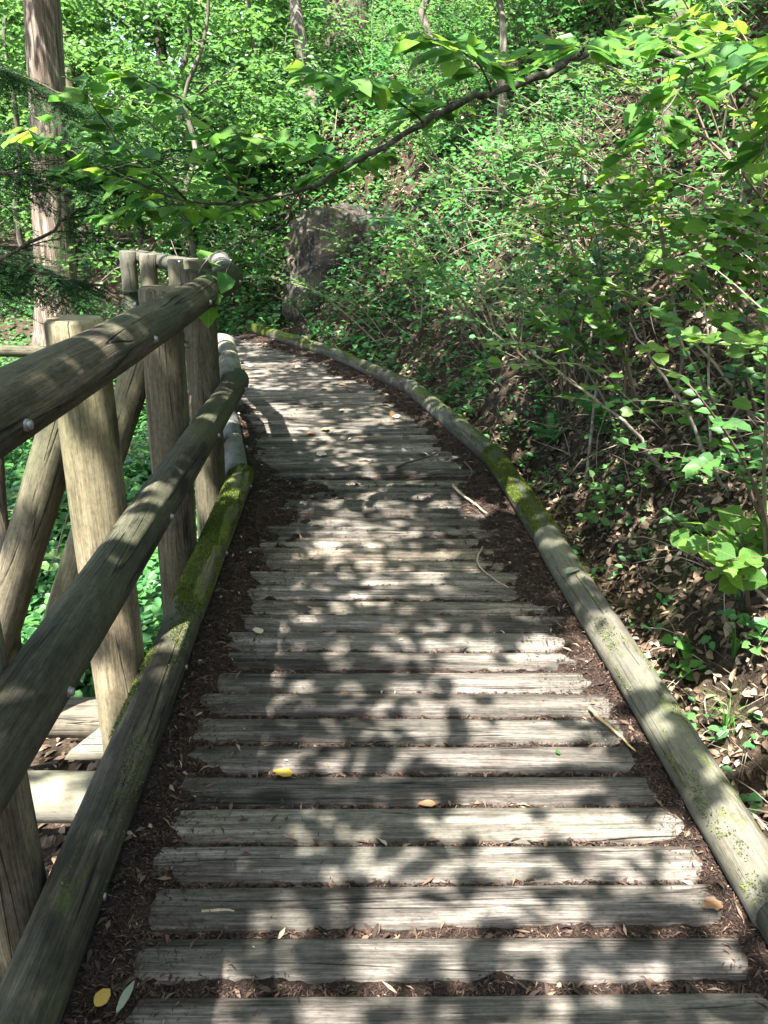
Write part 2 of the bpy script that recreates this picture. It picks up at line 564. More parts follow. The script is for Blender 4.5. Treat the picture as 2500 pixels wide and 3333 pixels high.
def plank_mesh(L, wd, seed, nseg=26):
    h = wd / 2
    prof = np.array([(-h, -.055), (-h, -.026), (-h + .007, -.011), (-h + .017, -.003), (-h + .03, 0), (-h * .2, .0015), (h * .5, .001), (h - .006, 0), (h, -.005), (h, -.055)])
    x = np.linspace(0, L, nseg)
    P = np.broadcast_to(prof[None], (nseg, len(prof), 2)).copy()
    wob = vn(x * 3 + seed * 9.1, x * 0 + seed, seed)
    P[:, :5, 0] += (.004 * wob)[:, None]
    P[:, 1:9, 1] += (.0022 * vn(x[:, None] * 5 + seed * 3, np.arange(8)[None] * .8 + seed, seed + 3))
    P[:, 1:4, 1] -= (np.maximum(0, vn(x * 6 + seed, x * 0, seed + 8)) ** 2 * .008)[:, None]
    V = np.concatenate([np.broadcast_to(x[:, None, None], (nseg, len(prof), 1)), P], -1)
    V[0, :, 0] += .012 * vn(prof[:, 0] * 40, prof[:, 0] * 0, seed); V[-1, :, 0] += .012 * vn(prof[:, 0] * 40 + 9, prof[:, 0] * 0, seed)
    n = len(prof)
    i = np.arange(nseg - 1)[:, None] * n; j = np.arange(n)[None]; k = (j + 1) % n
    Q = np.stack([i + j, i + n + j, i + n + k, i + k], -1).reshape(-1, 4)[:, ::-1]
    cap = np.array([list(range(n))[::-1], [(nseg - 1) * n + q for q in range(n)]])[:, ::-1]
    return mesh('plank', V.reshape(-1, 3), [Q, cap])


def cross_x(P, cx, cy, ux, uy):
    """parameter along (cx,cy)+t*(ux,uy) where it meets polyline P, nearest to 0"""
    best = None
    for (ax, ay), (bx, by) in zip(P[:-1], P[1:]):
        dx, dy = bx - ax, by - ay
        den = ux * dy - uy * dx
        if abs(den) < 1e-9:
            continue
        t = ((ax - cx) * dy - (ay - cy) * dx) / den
        s = ((ax - cx) * uy - (ay - cy) * ux) / den
        if -1e-6 <= s <= 1 + 1e-6 and (best is None or abs(t) < abs(best)):
            best = t
    return best


FAR_EDGE = [1.104, 1.236, 1.371, 1.494, 1.627, 1.757, 1.89, 2.017, 2.152, 2.275, 2.414, 2.544, 2.679, 2.805, 2.946, 3.064, 3.193, 3.33, 3.459, 3.589, 3.714, 3.85, 3.985, 4.111, 4.23, 4.344]
plank_spec = []
for i, yf in enumerate([.575, .708, .84, .972] + FAR_EDGE):
    wd = .104 + random.uniform(-.006, .005)
    plank_spec.append((0.05, yf - wd / 2, R(1.6 + random.uniform(-.35, .35)), wd))
yy = 4.445
while yy < 9.75:
    f = (yy - 4.4) / 5.0
    cxl = np.interp(yy, [4.4, 6.5, 8.3, 9.8], [-.05, -.35, -1.0, -1.8])
    plank_spec.append((float(cxl), yy, R(5 + 8.5 * min(1, f * 1.4) + random.uniform(-.5, .5)), .080 + random.uniform(-.005, .005)))
    yy += .0955
for i, (cx, cy, a, wd) in enumerate(plank_spec):
    ux, uy = math.cos(a), math.sin(a)
    t1 = cross_x(KERB, cx, cy, ux, uy); t0 = cross_x(RAIL, cx, cy, -ux, -uy)
    t0 = max(-(t0 if t0 is not None else 1.3) - .09, -1.9 if cy > 6 else -1.5); t1 = (t1 or .8) + .045
    t1 = min(t1, 1.6)
    o = obj('plank', plank_mesh(t1 - t0, wd, i + 1, 26 if cy < 5 else 12), M['plank'], bw)
    dz = random.uniform(-.004, .004) if cy < 4.1 else random.uniform(-.006, .002) - .012 * (4.0 < cy < 4.4)
    o.matrix_local = Matrix.Translation((cx + ux * t0, cy + uy * t0, dz)) @ Matrix.Rotation(a, 4, 'Z') @ Matrix.Rotation(R(random.uniform(-1.2, 1.2)), 4, 'X')

kb = [(.952, .1), (.895, 1.25), (.752, 3.62), (.672, 4.61), (.216, 6.517), (-.648, 8.276), (-1.377, 9.357), (-1.705, 9.773)]
kb[2] = (.775, 3.33)
for i, (a, b) in enumerate(zip(kb[:-1], kb[1:])):
    z = .068
    moss = [0.22, .28, .78, .52, .60, .72, 1.0][i]
    put_log('kerb_log', (*a, z), (*b, z + .002), .066, .064 + .003 * (i % 2), bw, M['log'], 20 + i, moss=moss, pale=[.12, .2, .05, .25, .2, .1, 0][i], chamf=.005)
for yj in (1.2, 3.2, 5.2, 7.2, 9.0):
    xa, xb = rail_x(yj) - .05, float(np.interp(yj, KERB[:, 1], KERB[:, 0])) + .05
    put_log('joist', (xa, yj, -.125), (xb, yj, -.125), .065, .065, bw, M['log'], 40 + int(yj))

# ---- log railing
fence = empty('log_railing', (-.85, 2.15, -.5), 'three-bar log railing with round posts and bolts along the left edge', 'railing')
FB = Vector(fence.location)


def fpart(name, p, q, r0, r1, seed, moss=0., pale=0., mat='rail', **kw):
    return put_log(name, p, q, r0, r1, fence, M[mat], seed, moss, pale, FB, **kw)


seg1 = [(-.585, -.45), (-.797, 4.07)]
seg2 = [(-.815, 4.03), (-1.10, 5.27)]
seg2b = [(-1.09, 5.24), (-1.43, 6.17)]
seg3 = [(-1.41, 6.12), (-2.35, 7.42)]
k = 0
for z, moss in ((.10, .30), (.63, .12), (1.16, .05)):
    for si, (sg, pale) in enumerate(((seg1, 0), (seg2, .65), (seg2b, .5), (seg3, .1))):
        (ax, ay), (bx, by) = sg
        if si == 0 and z < .2:
            # lowest bar: two logs, the farther one mossy
            fpart('rail', (ax, ay, z), (-.722, 2.47, z), .066, .064, 60 + k, .22, mat='log')
            fpart('rail', (-.7215, 2.46, z), (bx, by, z), .064, .066, 90 + k, .62, mat='log')
        else:
            fpart('rail', (ax, ay, z - (.004 if si else 0) - .11 * (si == 3)), (bx, by, z - .11 * (si >= 2)), .066, .064 if si == 0 else .061, 60 + k, moss if si == 0 else 0, pale, cut=(0, .5 if si == 0 else 0), mat='log' if z < 1 else 'rail')
        k += 1
posts = [(-.805, .39, 0), (-.808, 1.25, 0), (-.846, 2.15, 0), (-.886, 3.04, 0), (-.930, 3.90, 0), (-1.08, 4.62, .05), (-1.33, 5.45, .1), (-1.60, 6.12, .15), (-2.02, 6.78, .15), (-2.33, 7.18, .15)]
for i, (x, y, pale) in enumerate(posts):
    zt = 1.205 if i < 6 else 1.16
    lean = .012 * math.sin(i * 2.3); zt -= .05 * (i > 6)
    p = fpart('post', (x - .02, y + .01, -1.0), (x + lean, y, zt), .086 if i < 6 else .076, .080 if i < 6 else .072, 110 + i, .08, pale, 'post' if i < 6 else 'log', n=22, bulge=.02, chamf=.01)
    for z in (.10, .63, 1.16):
        rx = rail_x(y) if y < 6 else x + .14
        # head on the walkway side, nut and thread behind the post
        b = obj('bolt', BOLT, None, p)
        b.matrix_local = LOCAL[p.name].inverted() @ Matrix.Translation(Vector((rx + .063, y - .004, z - .008)) - FB) @ Matrix.Rotation(R(90), 4, 'Y')
        b = obj('bolt', BOLT, None, p)
        b.matrix_local = LOCAL[p.name].inverted() @ Matrix.Translation(Vector((x - .080, y - .02, z - .02)) - FB) @ Matrix.Rotation(R(-90), 4, 'Y')
# outriggers and slanting braces below
for i, (x, y) in enumerate([(-.808, 1.25), (-.846, 2.15), (-.886, 3.04), (-.93, 3.9), (-1.06, 4.62), (-1.27, 5.35)]):
    if i not in (1, 2):
        continue
    fpart('brace', (x - .67, y + .07, -.42), (x - .095, y + .055, .93), .066, .062, 140 + i, .05, .0, 'post')
    if i != 1:
        continue
    fpart('outrigger', (x - .95, y + .22, -.30), (x + .5, y + .22, -.27), .075, .075, 150 + i, .05, .15, 'post')
    if i == 1:
        fpart('outrigger', (x - .98, y - .19, -.30), (x + .5, y - .19, -.27), .080, .080, 160 + i, .05, .35, 'post')
# short outrigger with a sloping rounded end beside the second post
fpart('outrigger', (-1.035, 2.27, -.285), (-.3, 2.25, -.27), .083, .080, 170, .1, .4, 'post', cut=(1.2, 0), chamf=.012)

# ------------------------------------------------------------------ needle litter on the boards
YL = [.3, 1.1, 1.4, 2.0, 2.6, 3.1, 3.6, 3.9, 4.15, 4.38, 4.6, 5.2, 6.0, 9.8]
WL = [.16, .12, .10, .12, .16, .19, .26, .34, .40, .20, .07, .10, .16, .12]
WR = [.03, .03, .035, .06, .12, .20, .28, .30, .27, .20, .14, .12, .15, .22]
BR, BL = KERB, RAIL


def mound(x, y):
    d = -sdist(KERB, x, y) - .055          # distance inwards from the kerb log
    e = sdist(RAIL, x, y) - .055           # distance inwards from the rail
    wl = np.interp(y, YL, WL); wr = np.interp(y, YL, WR)
    n = fbm(x * 7, y * 7, 21, 4); n2 = fbm(x * 30, y * 30, 31, 2)
    wl = wl * (1 + .5 * n + .35 * n2) + .02; wr = wr * (1 + .5 * fbm(x * 6, y * 6, 26, 3) + .35 * n2) + .02
    zl = .022 - .042 * ss(.1, 1.25, e / wl); zr = .026 - .046 * ss(.1, 1.25, d / wr)
    z = np.maximum(np.maximum(zl, zr), -.024 - .026 * ss(1.2, 2.0, y) + .012 * n)
    z = np.where(y > 4.5, np.maximum(np.maximum(zl, zr) + .002, -.024 + .012 * n), z)
    # the hollow where the two decks meet
    return z + .007 * n2


xs = np.arange(-2.9, 1.1, .017); ys = np.arange(.3, 9.7, .017)
DX, DY = np.meshgrid(xs, ys)
inside = (sdist(KERB, DX, DY) < .035) & (sdist(RAIL, DX, DY) > -.03)
DZ = mound(DX, DY)
nxd = len(xs); idx = np.full(DX.size, -1); keep = inside.ravel(); idx[keep] = np.arange(keep.sum())
ii = (np.arange(len(ys) - 1)[:, None] * nxd + np.arange(nxd - 1)[None]).ravel()
Fq = np.stack([ii, ii + 1, ii + nxd + 1, ii + nxd], -1)
Fq = idx[Fq]; Fq = Fq[(Fq >= 0).all(1)]
tag(obj('needle_mulch', mesh('needle_mulch', np.stack([DX, DY, DZ], -1).reshape(-1, 3)[keep], Fq, smooth=True), M['humus']),
    'dark brown needle mulch lying in the gaps and along both edges of the boards', kind='stuff')


def sliver_cloud(P, L, W, lift, up=None):
    """thin flat slivers lying on points P"""
    n = len(P); a = rng.uniform(0, 2 * np.pi, n)
    ax = np.stack([np.cos(a), np.sin(a), rng.normal(0, .28, n)], -1)
    u = np.stack([rng.normal(0, .4, n), rng.normal(0, .4, n), np.ones(n)], -1)
    if up is not None:
        u = u * .6 + up
    ax = nrmz(ax - u * (ax * u).sum(1, keepdims=True) / (u * u).sum(1, keepdims=True) * .8)
    sd = nrmz(np.cross(ax, u)); nr = np.cross(sd, ax)
    L = np.broadcast_to(L, (n,))[:, None]; W = np.broadcast_to(W, (n,))[:, None]
    p = P + np.array([0, 0, 1.]) * lift
    V = np.stack([p - ax * L / 2 - sd * W * .3, p + sd * -W / 2 + nr * .15 * L, p + ax * L / 2, p + sd * W / 2 + nr * .15 * L], 1).reshape(-1, 3)
    k = np.arange(n)[:, None] * 4
    return V, k + np.array([[0, 1, 2, 3]])


def deck_pts(n, ymin, ymax, edge=True):
    out = []
    while sum(map(len, out)) < n:
        y = ymin + (ymax - ymin) * rng.random(n * 3) ** 1.35
        x = rng.uniform(-2.5, 1.0, n * 3)
        m = (sdist(KERB, x, y) < -.05) & (sdist(RAIL, x, y) > .05)
        x, y = x[m], y[m]; z = mound(x, y)
        e_ = np.minimum((sdist(RAIL, x, y) - .055) / np.interp(y, YL, WL), (-sdist(KERB, x, y) - .055) / np.interp(y, YL, WR))
        thin = rng.random(len(x)) < .55 * np.exp(-np.maximum(e_ - .8, 0) / .8)
        z = np.where(thin & (z < .003), .003, z)
        m = (z > -.004) | (rng.random(len(x)) < np.where(z > -.02, .25, .03) * (1 if edge else 10))
        out.append(np.stack([x[m], y[m], np.maximum(z[m], -.02)], -1))
    return np.vstack(out)[:n]


def gap_pts(n):
    """points in the slots between the near planks"""
    i = rng.integers(3, 29, n); y = np.array([p[1] + p[3] / 2 for p in plank_spec])[i] + rng.uniform(.002, .028, n)
    x = rng.uniform(-.72, .9, n)
    y = y + (x - .05) * math.tan(R(1.6))
    m = (sdist(KERB, x, y) < -.05) & (sdist(RAIL, x, y) > .05)
    return np.stack([x, y, np.maximum(mound(x, y), -.022)], -1)[m]


mb = MB()
P = np.vstack([deck_pts(52000, .5, 5.4), gap_pts(26000)]); n = len(P)
V, F = sliver_cloud(P, rng.uniform(.006, .022, n), rng.uniform(.0015, .004, n), .003)
mb.add(V, F, np.repeat(rng.beta(1.3, 2.2, n), 4))
P = np.vstack([deck_pts(2300, .5, 9.4), gap_pts(1100)]); n = len(P)
V, F = sliver_cloud(P, rng.uniform(.018, .045, n), rng.uniform(.005, .012, n), .006)
mb.add(V, F, np.repeat(rng.beta(1.6, 1.6, n), 4))
P = deck_pts(7000, 5.0, 9.5); n = len(P)
V, F = sliver_cloud(P, rng.uniform(.012, .03, n), rng.uniform(.003, .007, n), .004)
mb.add(V, F, np.repeat(rng.beta(1.5, 2.0, n), 4))
tag(obj('needle_chaff', mb.mesh('needle_chaff'), M['chips']), 'brown needles and bark chips scattered over the mulch and boards', kind='stuff')


# ------------------------------------------------------------------ litter on the slope
def slope_pts(n, ymax=14., right=True, dmax=7., p=1.4):
    out = []
    while sum(map(len, out)) < n:
        y = -.2 + (ymax + .2) * rng.random(4 * n) ** p
        x = rng.uniform(-3.5, 8.5, 4 * n) if right else rng.uniform(-9, -.7, 4 * n)
        m = np.abs(x) < .62 * y + 1.3
        x, y = x[m], y[m]
        if right:
            d = sdist(KERB, x, y); m = (d > .07) & (d < dmax)
        else:
            m = sdist(RAIL, x, y) < -.2
        out.append(np.stack([x[m], y[m]], -1))
    q = np.vstack(out)[:n]
    z = terrain(q[:, 0], q[:, 1])
    gx_ = (terrain(q[:, 0] + .05, q[:, 1]) - z) / .05; gy_ = (terrain(q[:, 0], q[:, 1] + .05) - z) / .05
    up = nrmz(np.stack([-gx_, -gy_, np.ones(n)], -1))
    return np.column_stack([q, z]), up


mb = MB()
for n, right, smin, smax in ((26000, True, .022, .065), (7000, False, .03, .08)):
    P, up = slope_pts(n, 14, right)
    ax, u2 = rdir(n, .5)
    u = nrmz(up + u2 * .5 + rng.normal(0, .3, (n, 3)))
    ax = nrmz(ax - u * (ax * u).sum(1, keepdims=True))
    L = rng.uniform(smin, smax, n)
    V, F = leaves(P + up * rng.uniform(.003, .03, n)[:, None], ax, u, L, L * rng.uniform(.35, .7, n), .25, rng.uniform(-.25, .35, n)[:, None])
    mb.add(V, F, np.repeat(rng.beta(1.6, 1.9, n), 6))
P, up = slope_pts(16000, 5, True, 3.0, 1.1); n = len(P)
ax, u2 = rdir(n, .6); u = nrmz(up + u2 * .6 + rng.normal(0, .4, (n, 3))); ax = nrmz(ax - u * (ax * u).sum(1, keepdims=True)); L = rng.uniform(.012, .05, n)
V, F = leaves(P + up * rng.uniform(.0, .022, n)[:, None], ax, u, L, L * rng.uniform(.25, .6, n), .3, rng.uniform(-.4, .5, n)[:, None])
mb.add(V, F, np.repeat(rng.beta(1.3, 2.2, n), 6))
tag(obj('leaf_litter', mb.mesh('leaf_litter'), M['litter']), 'brown dead leaves strewn over the forest slope', kind='stuff')
mb = MB()
P, up = slope_pts(15000, 13, True)
n = len(P)
V, F = sliver_cloud(P, rng.uniform(.05, .28, n), rng.uniform(.002, .005, n), .02, up)
mb.add(V, F, np.repeat(rng.beta(1.6, 1.5, n), 4))
tag(obj('twig_litter', mb.mesh('twig_litter'), M['twig']), 'dead needles, stalks and fine twigs covering the slope', kind='stuff')

# thin bare stalks standing and lying on the bank
mb = MB()
P, up = slope_pts(1300, 9, True, 4.5, 1.1)
for p_ in P[sdist(KERB, P[:, 0], P[:, 1]) > .45]:
    d0 = np.array([rng.normal(-.5, .5), rng.normal(-.15, .5), rng.uniform(.1, 1.0)])
    Q = np.array([p_, p_, p_, p_], float); L_ = rng.uniform(.2, .9); d0 = nrmz(d0)
    for i_ in range(1, 4):
        d0 = nrmz(d0 + rng.normal(0, .16, 3) + np.array([0, 0, -.12])); Q[i_] = Q[i_ - 1] + d0 * L_ / 3
    if sdist(KERB, Q[:, 0], Q[:, 1]).min() < .1:
        continue
    V, F = tube(curve(Q, 2), np.linspace(rng.uniform(.0025, .005), .0012, 7), 3); mb.add(V, F, rng.beta(2, 1.2))
tag(obj('dead_stalks', mb.mesh('dead_stalks'), M['twig']), 'thin bare pale stalks and twigs tangled over the bank', kind='stuff')

# low herbs on the ground
mb = MB()


def herbs(P, up, per, L, spread, h):
    P = P[~((sdist(RAIL, P[:, 0], P[:, 1]) > -1.3) & (P[:, 1] < 3.0) & (P[:, 0] < 0))]
    P = P[~((P[:, 0] > -1.5) & (P[:, 0] < .45) & (P[:, 1] > 9.5) & (P[:, 1] < 11.2))]
    n = len(P)
    Q = np.repeat(P, per, 0) + rng.normal(0, 1, (n * per, 3)) * np.array([spread, spread, 0])
    Q[:, 2] = np.repeat(P[:, 2], per) + (terrain(Q[:, 0], Q[:, 1]) - terrain(np.repeat(P[:, 0], per), np.repeat(P[:, 1], per))) + rng.uniform(.02, h, n * per)
    m = n * per
    ax, u = rdir(m, .35)
    l = L * rng.uniform(.6, 1.25, m)
    V, F = leaves(Q, ax, u, l, l * .62, .15, .12)
    mb.add(V, F, np.repeat(np.clip(np.repeat(rng.uniform(.2, .8, n), per) + rng.normal(0, .2, m), 0, 1), 6))


P, up = slope_pts(900, 8, True, 5, 1.5); herbs(P, up, 7, .042, .05, .10)
P, up = slope_pts(2600, 15, True, 3.2, .75); P, up = P[P[:, 1] > 5.2], up[P[:, 1] > 5.2]; herbs(P, up, 9, .065, .08, .16)
P, up = slope_pts(5200, 20, True, 11, .6); P, up = P[P[:, 1] > 7.5], up[P[:, 1] > 7.5]; herbs(P, up, 10, .095, .13, .40)
P, up = slope_pts(6500, 16, False, p=.8); herbs(P, up, 9, .08, .12, .30)
Q_ = np.column_stack([rng.uniform(-9, -2.7, 900), rng.uniform(7.5, 13.5, 900)])
Q_ = Q_[(sdist(RAIL, Q_[:, 0], Q_[:, 1]) > 0) & (sdist(KERB, Q_[:, 0], Q_[:, 1]) < 0)]
herbs(np.column_stack([Q_, terrain(Q_[:, 0], Q_[:, 1])]), None, 9, .08, .12, .22)
tag(obj('herb_layer', mb.mesh('herb_layer'), M['herb']), 'low green herbs and seedlings carpeting the foot of the slope', kind='stuff')


# ------------------------------------------------------------------ shrubs
def leaf_unit(lobes, seed, cup=.10):
    """one broad leaf of unit length along +y with veined fold and slightly lobed rim"""
    r = np.random.default_rng(seed)
    if lobes:
        rim = [(0, 0), (.20, .04), (.36, .16), (.40, .34), (.52, .52), (.36, .56), (.27, .66), (.20, .82), (0, 1.0)]
    else:
        rim = [(0, 0), (.14, .06), (.27, .20), (.33, .38), (.31, .56), (.22, .76), (.10, .91), (0, 1.0)]
    R_ = np.array(rim) + np.vstack([[0, 0], r.normal(0, .012, (len(rim) - 2, 2)), [0, 0]])
    L_ = R_[1:-1].copy(); L_[:, 0] *= -1; L_ += r.normal(0, .012, L_.shape)
    def z(p):
        return cup * np.abs(p[:, 0]) * 1.1 - .16 * np.maximum(p[:, 1] - .45, 0) ** 1.5 + .02 * np.sin(p[:, 1] * 22) * np.abs(p[:, 0]) * 2
    nR = len(R_)
    mid = np.column_stack([np.zeros(nR - 2), np.interp(np.arange(1, nR - 1), [0, nR - 1], [.02, 1.0])])
    P = np.vstack([R_, L_, mid]); P = np.column_stack([P, z(P)])
    ri = list(range(nR)); li = [0] + list(range(nR, nR + nR - 2)) + [nR - 1]; mi = [0] + list(range(2 * nR - 2, 3 * nR - 4)) + [nR - 1]
    T = []
    for k_ in range(nR - 1):
        for A, B, C_, D in ((ri[k_], ri[k_ + 1], mi[k_ + 1], mi[k_]), (mi[k_], mi[k_ + 1], li[k_ + 1], li[k_])):
            if A != D:
                T.append((A, B, D))
            if B != C_:
                T.append((B, C_, D))
    # petiole
    V, F = tube([(0, -.25, .02), (0, -.1, 0), (0, .02, 0)], .007, 3)
    n0 = len(P)
    return mesh('leaf', np.vstack([P, V]), [np.array(T), F[0] + n0])


LEAF = [leaf_unit(True, 1), leaf_unit(True, 2), leaf_unit(True, 3, .2)]
OVAL = [leaf_unit(False, 4), leaf_unit(False, 5, .2), leaf_unit(False, 6, .05)]
for me_ in LEAF + OVAL:
    me_.materials.append(M['leaf_obj'])


def leaf_mtx(p, ax, up, L, W=1.0):
    ax = Vector(ax).normalized(); up = Vector(up)
    x = ax.cross(up).normalized(); z = x.cross(ax)
    m = Matrix((x * L * W, ax * L, z * L)).transposed().to_4x4()
    m.translation = Vector(p)
    return m


def stem_curve(base, d0, length, droop, k=7, wob=.04):
    P = [np.array(base, float)]; d = nrmz(np.array(d0, float))
    for i in range(k):
        d = nrmz(d + np.array([0, 0, -droop / k]) + rng.normal(0, wob, 3))
        P.append(P[-1] + d * length / k)
    return np.array(P)


def shrub(name, base, h, lean, nst, leafL, label, cat='shrub', group=None, as_obj=0, spread=.35, droop=.5, dens=1., bare=0.0, rad=.009, wide=.78):
    """arching stems with leaves laid in flat sprays along side twigs; as_obj: each leaf an object"""
    base = np.array(base, float)
    root = empty(name, base, label, cat, group)
    lp, la, lu, ll = [], [], [], []
    for s in range(nst):
        a = rng.uniform(0, 2 * np.pi)
        d0 = np.array([math.cos(a) * spread, math.sin(a) * spread, 1.]) + np.array([*lean, 0]) * rng.uniform(.7, 1.3)
        ln = h * rng.uniform(.7, 1.15)
        b0 = np.array([rng.normal(0, .05), rng.normal(0, .05), -.04])
        P = stem_curve(b0, d0, ln, droop, 8)
        mb = MB(); V, F = tube(P, np.linspace(rad, rad * .25, len(P)), 5); mb.add(V, F)
        nb = int(rng.integers(5, 9) * dens)
        ends = [(P, .45)]
        for b in range(nb):
            t = rng.uniform(.28 + bare, .98) * (len(P) - 1); i = int(t); p = P[i] + (P[min(i + 1, len(P) - 1)] - P[i]) * (t - i)
            T = nrmz(P[min(i + 1, len(P) - 1)] - P[max(i - 1, 0)])
            a = rng.uniform(0, 2 * np.pi)
            d = nrmz(T * .5 + np.array([math.cos(a), math.sin(a), .10]))
            Q = stem_curve(p, d, ln * rng.uniform(.18, .42), .3, 4, .08)
            V, F = tube(Q, np.linspace(rad * .4, rad * .16, len(Q)), 3); mb.add(V, F)
            ends.append((Q, .0))
        obj('stem', mb.mesh('stem'), M['twig_obj'], root)
        for Q, t0 in ends:
            ln_q = np.linalg.norm(np.diff(Q, axis=0), axis=1).sum()
            m = max(3, int(ln_q * (1 - t0) / (leafL * .62)))
            for j in range(m):
                t = (t0 + (1 - t0) * (j + .6) / m) * (len(Q) - 1); i = min(int(t), len(Q) - 2)
                p = Q[i] + (Q[i + 1] - Q[i]) * (t - i)
                T = nrmz(Q[i + 1] - Q[i]); sd = nrmz(np.cross(T, [0, 0, 1.]) + 1e-6) * (1 if j % 2 else -1)
                f = .25 if j == m - 1 else 1.
                lp.append(p); la.append(nrmz(T * .7 + sd * f + np.array([0, 0, rng.normal(-.08, .15)])))
                lu.append([rng.normal(-.18, .34), rng.normal(-.38, .34), 1]); ll.append(leafL * rng.uniform(.65, 1.2))
    lp = np.array(lp); la = np.array(la); lu = nrmz(np.array(lu)); ll = np.array(ll)
    if as_obj:
        # the leaves nearest the viewer are objects, the rest one mesh
        d = np.linalg.norm(lp + base - np.array([0, 0, 1.5]), axis=1)
        o_ = np.argsort(d); near, rest = o_[:as_obj], o_[as_obj:]
        for i in near:
            obj('leaf', OVAL[i % 3], None, root, mtx=leaf_mtx(lp[i], la[i], lu[i], ll[i] * 1.15, 1.35))
    else:
        rest = np.arange(len(lp))
    if len(rest):
        V, F = leaves(lp[rest], la[rest], lu[rest], ll[rest], ll[rest] * wide)
        r = np.repeat(np.clip(rng.normal(rng.uniform(.15, .85), .2, len(rest)), 0, 1), 6)
        tag(obj('foliage', mesh('foliage', V, F, r), M[['leaf', 'leaf', 'herb', 'leaf_far', 'leaf_deep'][int(rng.integers(0, 5))]], root), kind='stuff')
    return root


def on_slope(x, y):
    return (x, y, float(terrain(np.array(x), np.array(y))))


# near shrubs on the right bank
hero = [
    ((1.32, 2.28), .42, (-.45, -.30), 5, .066, 'low shrub with large bright leaves at the kerb log, nearest on the right', 130),
    ((1.60, 3.2), .95, (-.55, -.1), 5, .064, 'arching shrub with thin bare stems beside the sunlit stretch of kerb log', 130),
    ((1.85, 3.7), 1.3, (-.6, -.05), 4, .064, 'many-stemmed leaning shrub on the bank above the bare brown litter', 140),
    ((1.42, 4.1), 1.2, (-.45, .1), 5, .060, 'leafy shrub over the dark hollow of the bank', 130),
    ((2.2, 4.7), 1.5, (-.55, .0), 3, .072, 'tall pale-stemmed shrub in the middle of the right slope', 140),
    ((2.3, 4.0), 1.3, (-.5, .0), 3, .085, 'large-leaved shrub at the right edge high on the slope', 140),
    ((1.25, 5.1), 1.3, (-.35, .1), 6, .048, 'dense bush leaning out over the bend of the kerb', 140),
    ((.95, 6.3), 1.2, (-.3, .0), 6, .048, 'dense bush past the bend, in front of the boulder side', 130),
]
for (x, y), h, lean, nst, lf, lab, nobj in hero:
    shrub('shrub', on_slope(x, y), h, lean, nst, lf, lab, as_obj=nobj, dens=.7, bare=.2)

grp = 'shrubs massed on the right hillside'


def where(x, y):
    az = x / max(y, .1)
    d = float(sdist(KERB, np.array(x), np.array(y)))
    if y > 9.5 and az < -.02:
        return 'shrub growing ' + ('left of the boulder towards the railing bend' if az < -.13 else 'behind the boulder' if y > 11 else 'in front of the boulder')
    if y > 9.5:
        return ('distant shrub at the top of the slope ' + ('above the boulder' if az < .1 else 'around the slender sapling stems' if az < .25 else 'near the stout tree' if az < .4 else 'in the upper right corner')) if d > 3 else 'shrub in the green thicket right of the boulder'
    if d < 1.0:
        return 'shrub at the foot of the bank close beside the kerb log' if y < 5.5 else 'shrub hugging the outside of the kerb where it curves left'
    if az > .42:
        return 'shrub near the right edge of the view among dead stalks'
    if y < 5.5:
        return 'slender shrub with arching stems halfway up the near bank'
    return 'shrub on the middle of the slope below the hanging branch' if d < 3 else 'shrub high on the slope under the stout tree'


spots = []
tries = 0
while len(spots) < 120 and tries < 12000:
    tries += 1
    y = 2.2 + 13 * rng.random() ** 1.25; x = rng.uniform(-2.6, 7.5)
    d = float(sdist(KERB, np.array(x), np.array(y)))
    if d < .45 or d > 6.5 or abs(x) > .60 * y + .9:
        continue
    if -1.7 < x < .55 and 8.7 < y < 12.0:
        continue
    if x / y > .36 and y < 7.5 and rng.random() < .72:
        continue
    if any((x - a) ** 2 + (y - b) ** 2 < .36 ** 2 for a, b in spots):
        continue
    spots.append((x, y))
for x, y in spots:
    shrub('shrub', on_slope(x, y), rng.uniform(.6, 1.5), (rng.uniform(-.6, -.15), rng.uniform(-.3, .15)), int(rng.integers(3, 6)), rng.choice([.04, .055, .07, .09]),
          where(x, y), group=grp, dens=rng.uniform(.6, 1.3) * (.55 if x / y > .33 and y < 7 else 1), wide=rng.choice([.45, .7, .8, .85]), bare=rng.choice([0, .15, .3]))

for k in range(12):
    y = 1.9 + 2.9 * (k + rng.random()) / 12; x = float(np.interp(y, KERB[:, 1], KERB[:, 0])) + rng.uniform(.25, .62)
    shrub('seedling', on_slope(x, y), rng.uniform(.16, .34), (rng.uniform(-.5, .1), rng.uniform(-.5, .2)), int(rng.integers(2, 4)), rng.uniform(.032, .05),
          'small green seedling in the leaf litter just outside the ' + ('near' if y < 3 else 'middle') + ' kerb log', 'seedling', 'seedlings along the kerb', dens=.5, rad=.004)
for x, y in ((-.95, 9.62), (.05, 9.5), (.45, 9.9), (-.45, 9.55)):
    shrub('shrub', on_slope(x, y), rng.uniform(.45, .8), (-.3, -.1), 3, .055, 'low leafy shrub half hiding the foot of the boulder', group='shrubs at the foot of the boulder', dens=.8)
for k in range(16):
    x, y = rng.uniform(-4.2, -1.5), rng.uniform(11.6, 14.5)
    shrub('shrub', on_slope(x, y), rng.uniform(1.0, 2.2), (rng.uniform(-.2, .2), -.1), 5, rng.uniform(.07, .10), 'tall bright bush in the gap between the boulder and the far posts', group='bushes closing the view at the bend', dens=1.3)
grp = 'shrubs on the slope below the railing'
spots = []
tries = 0
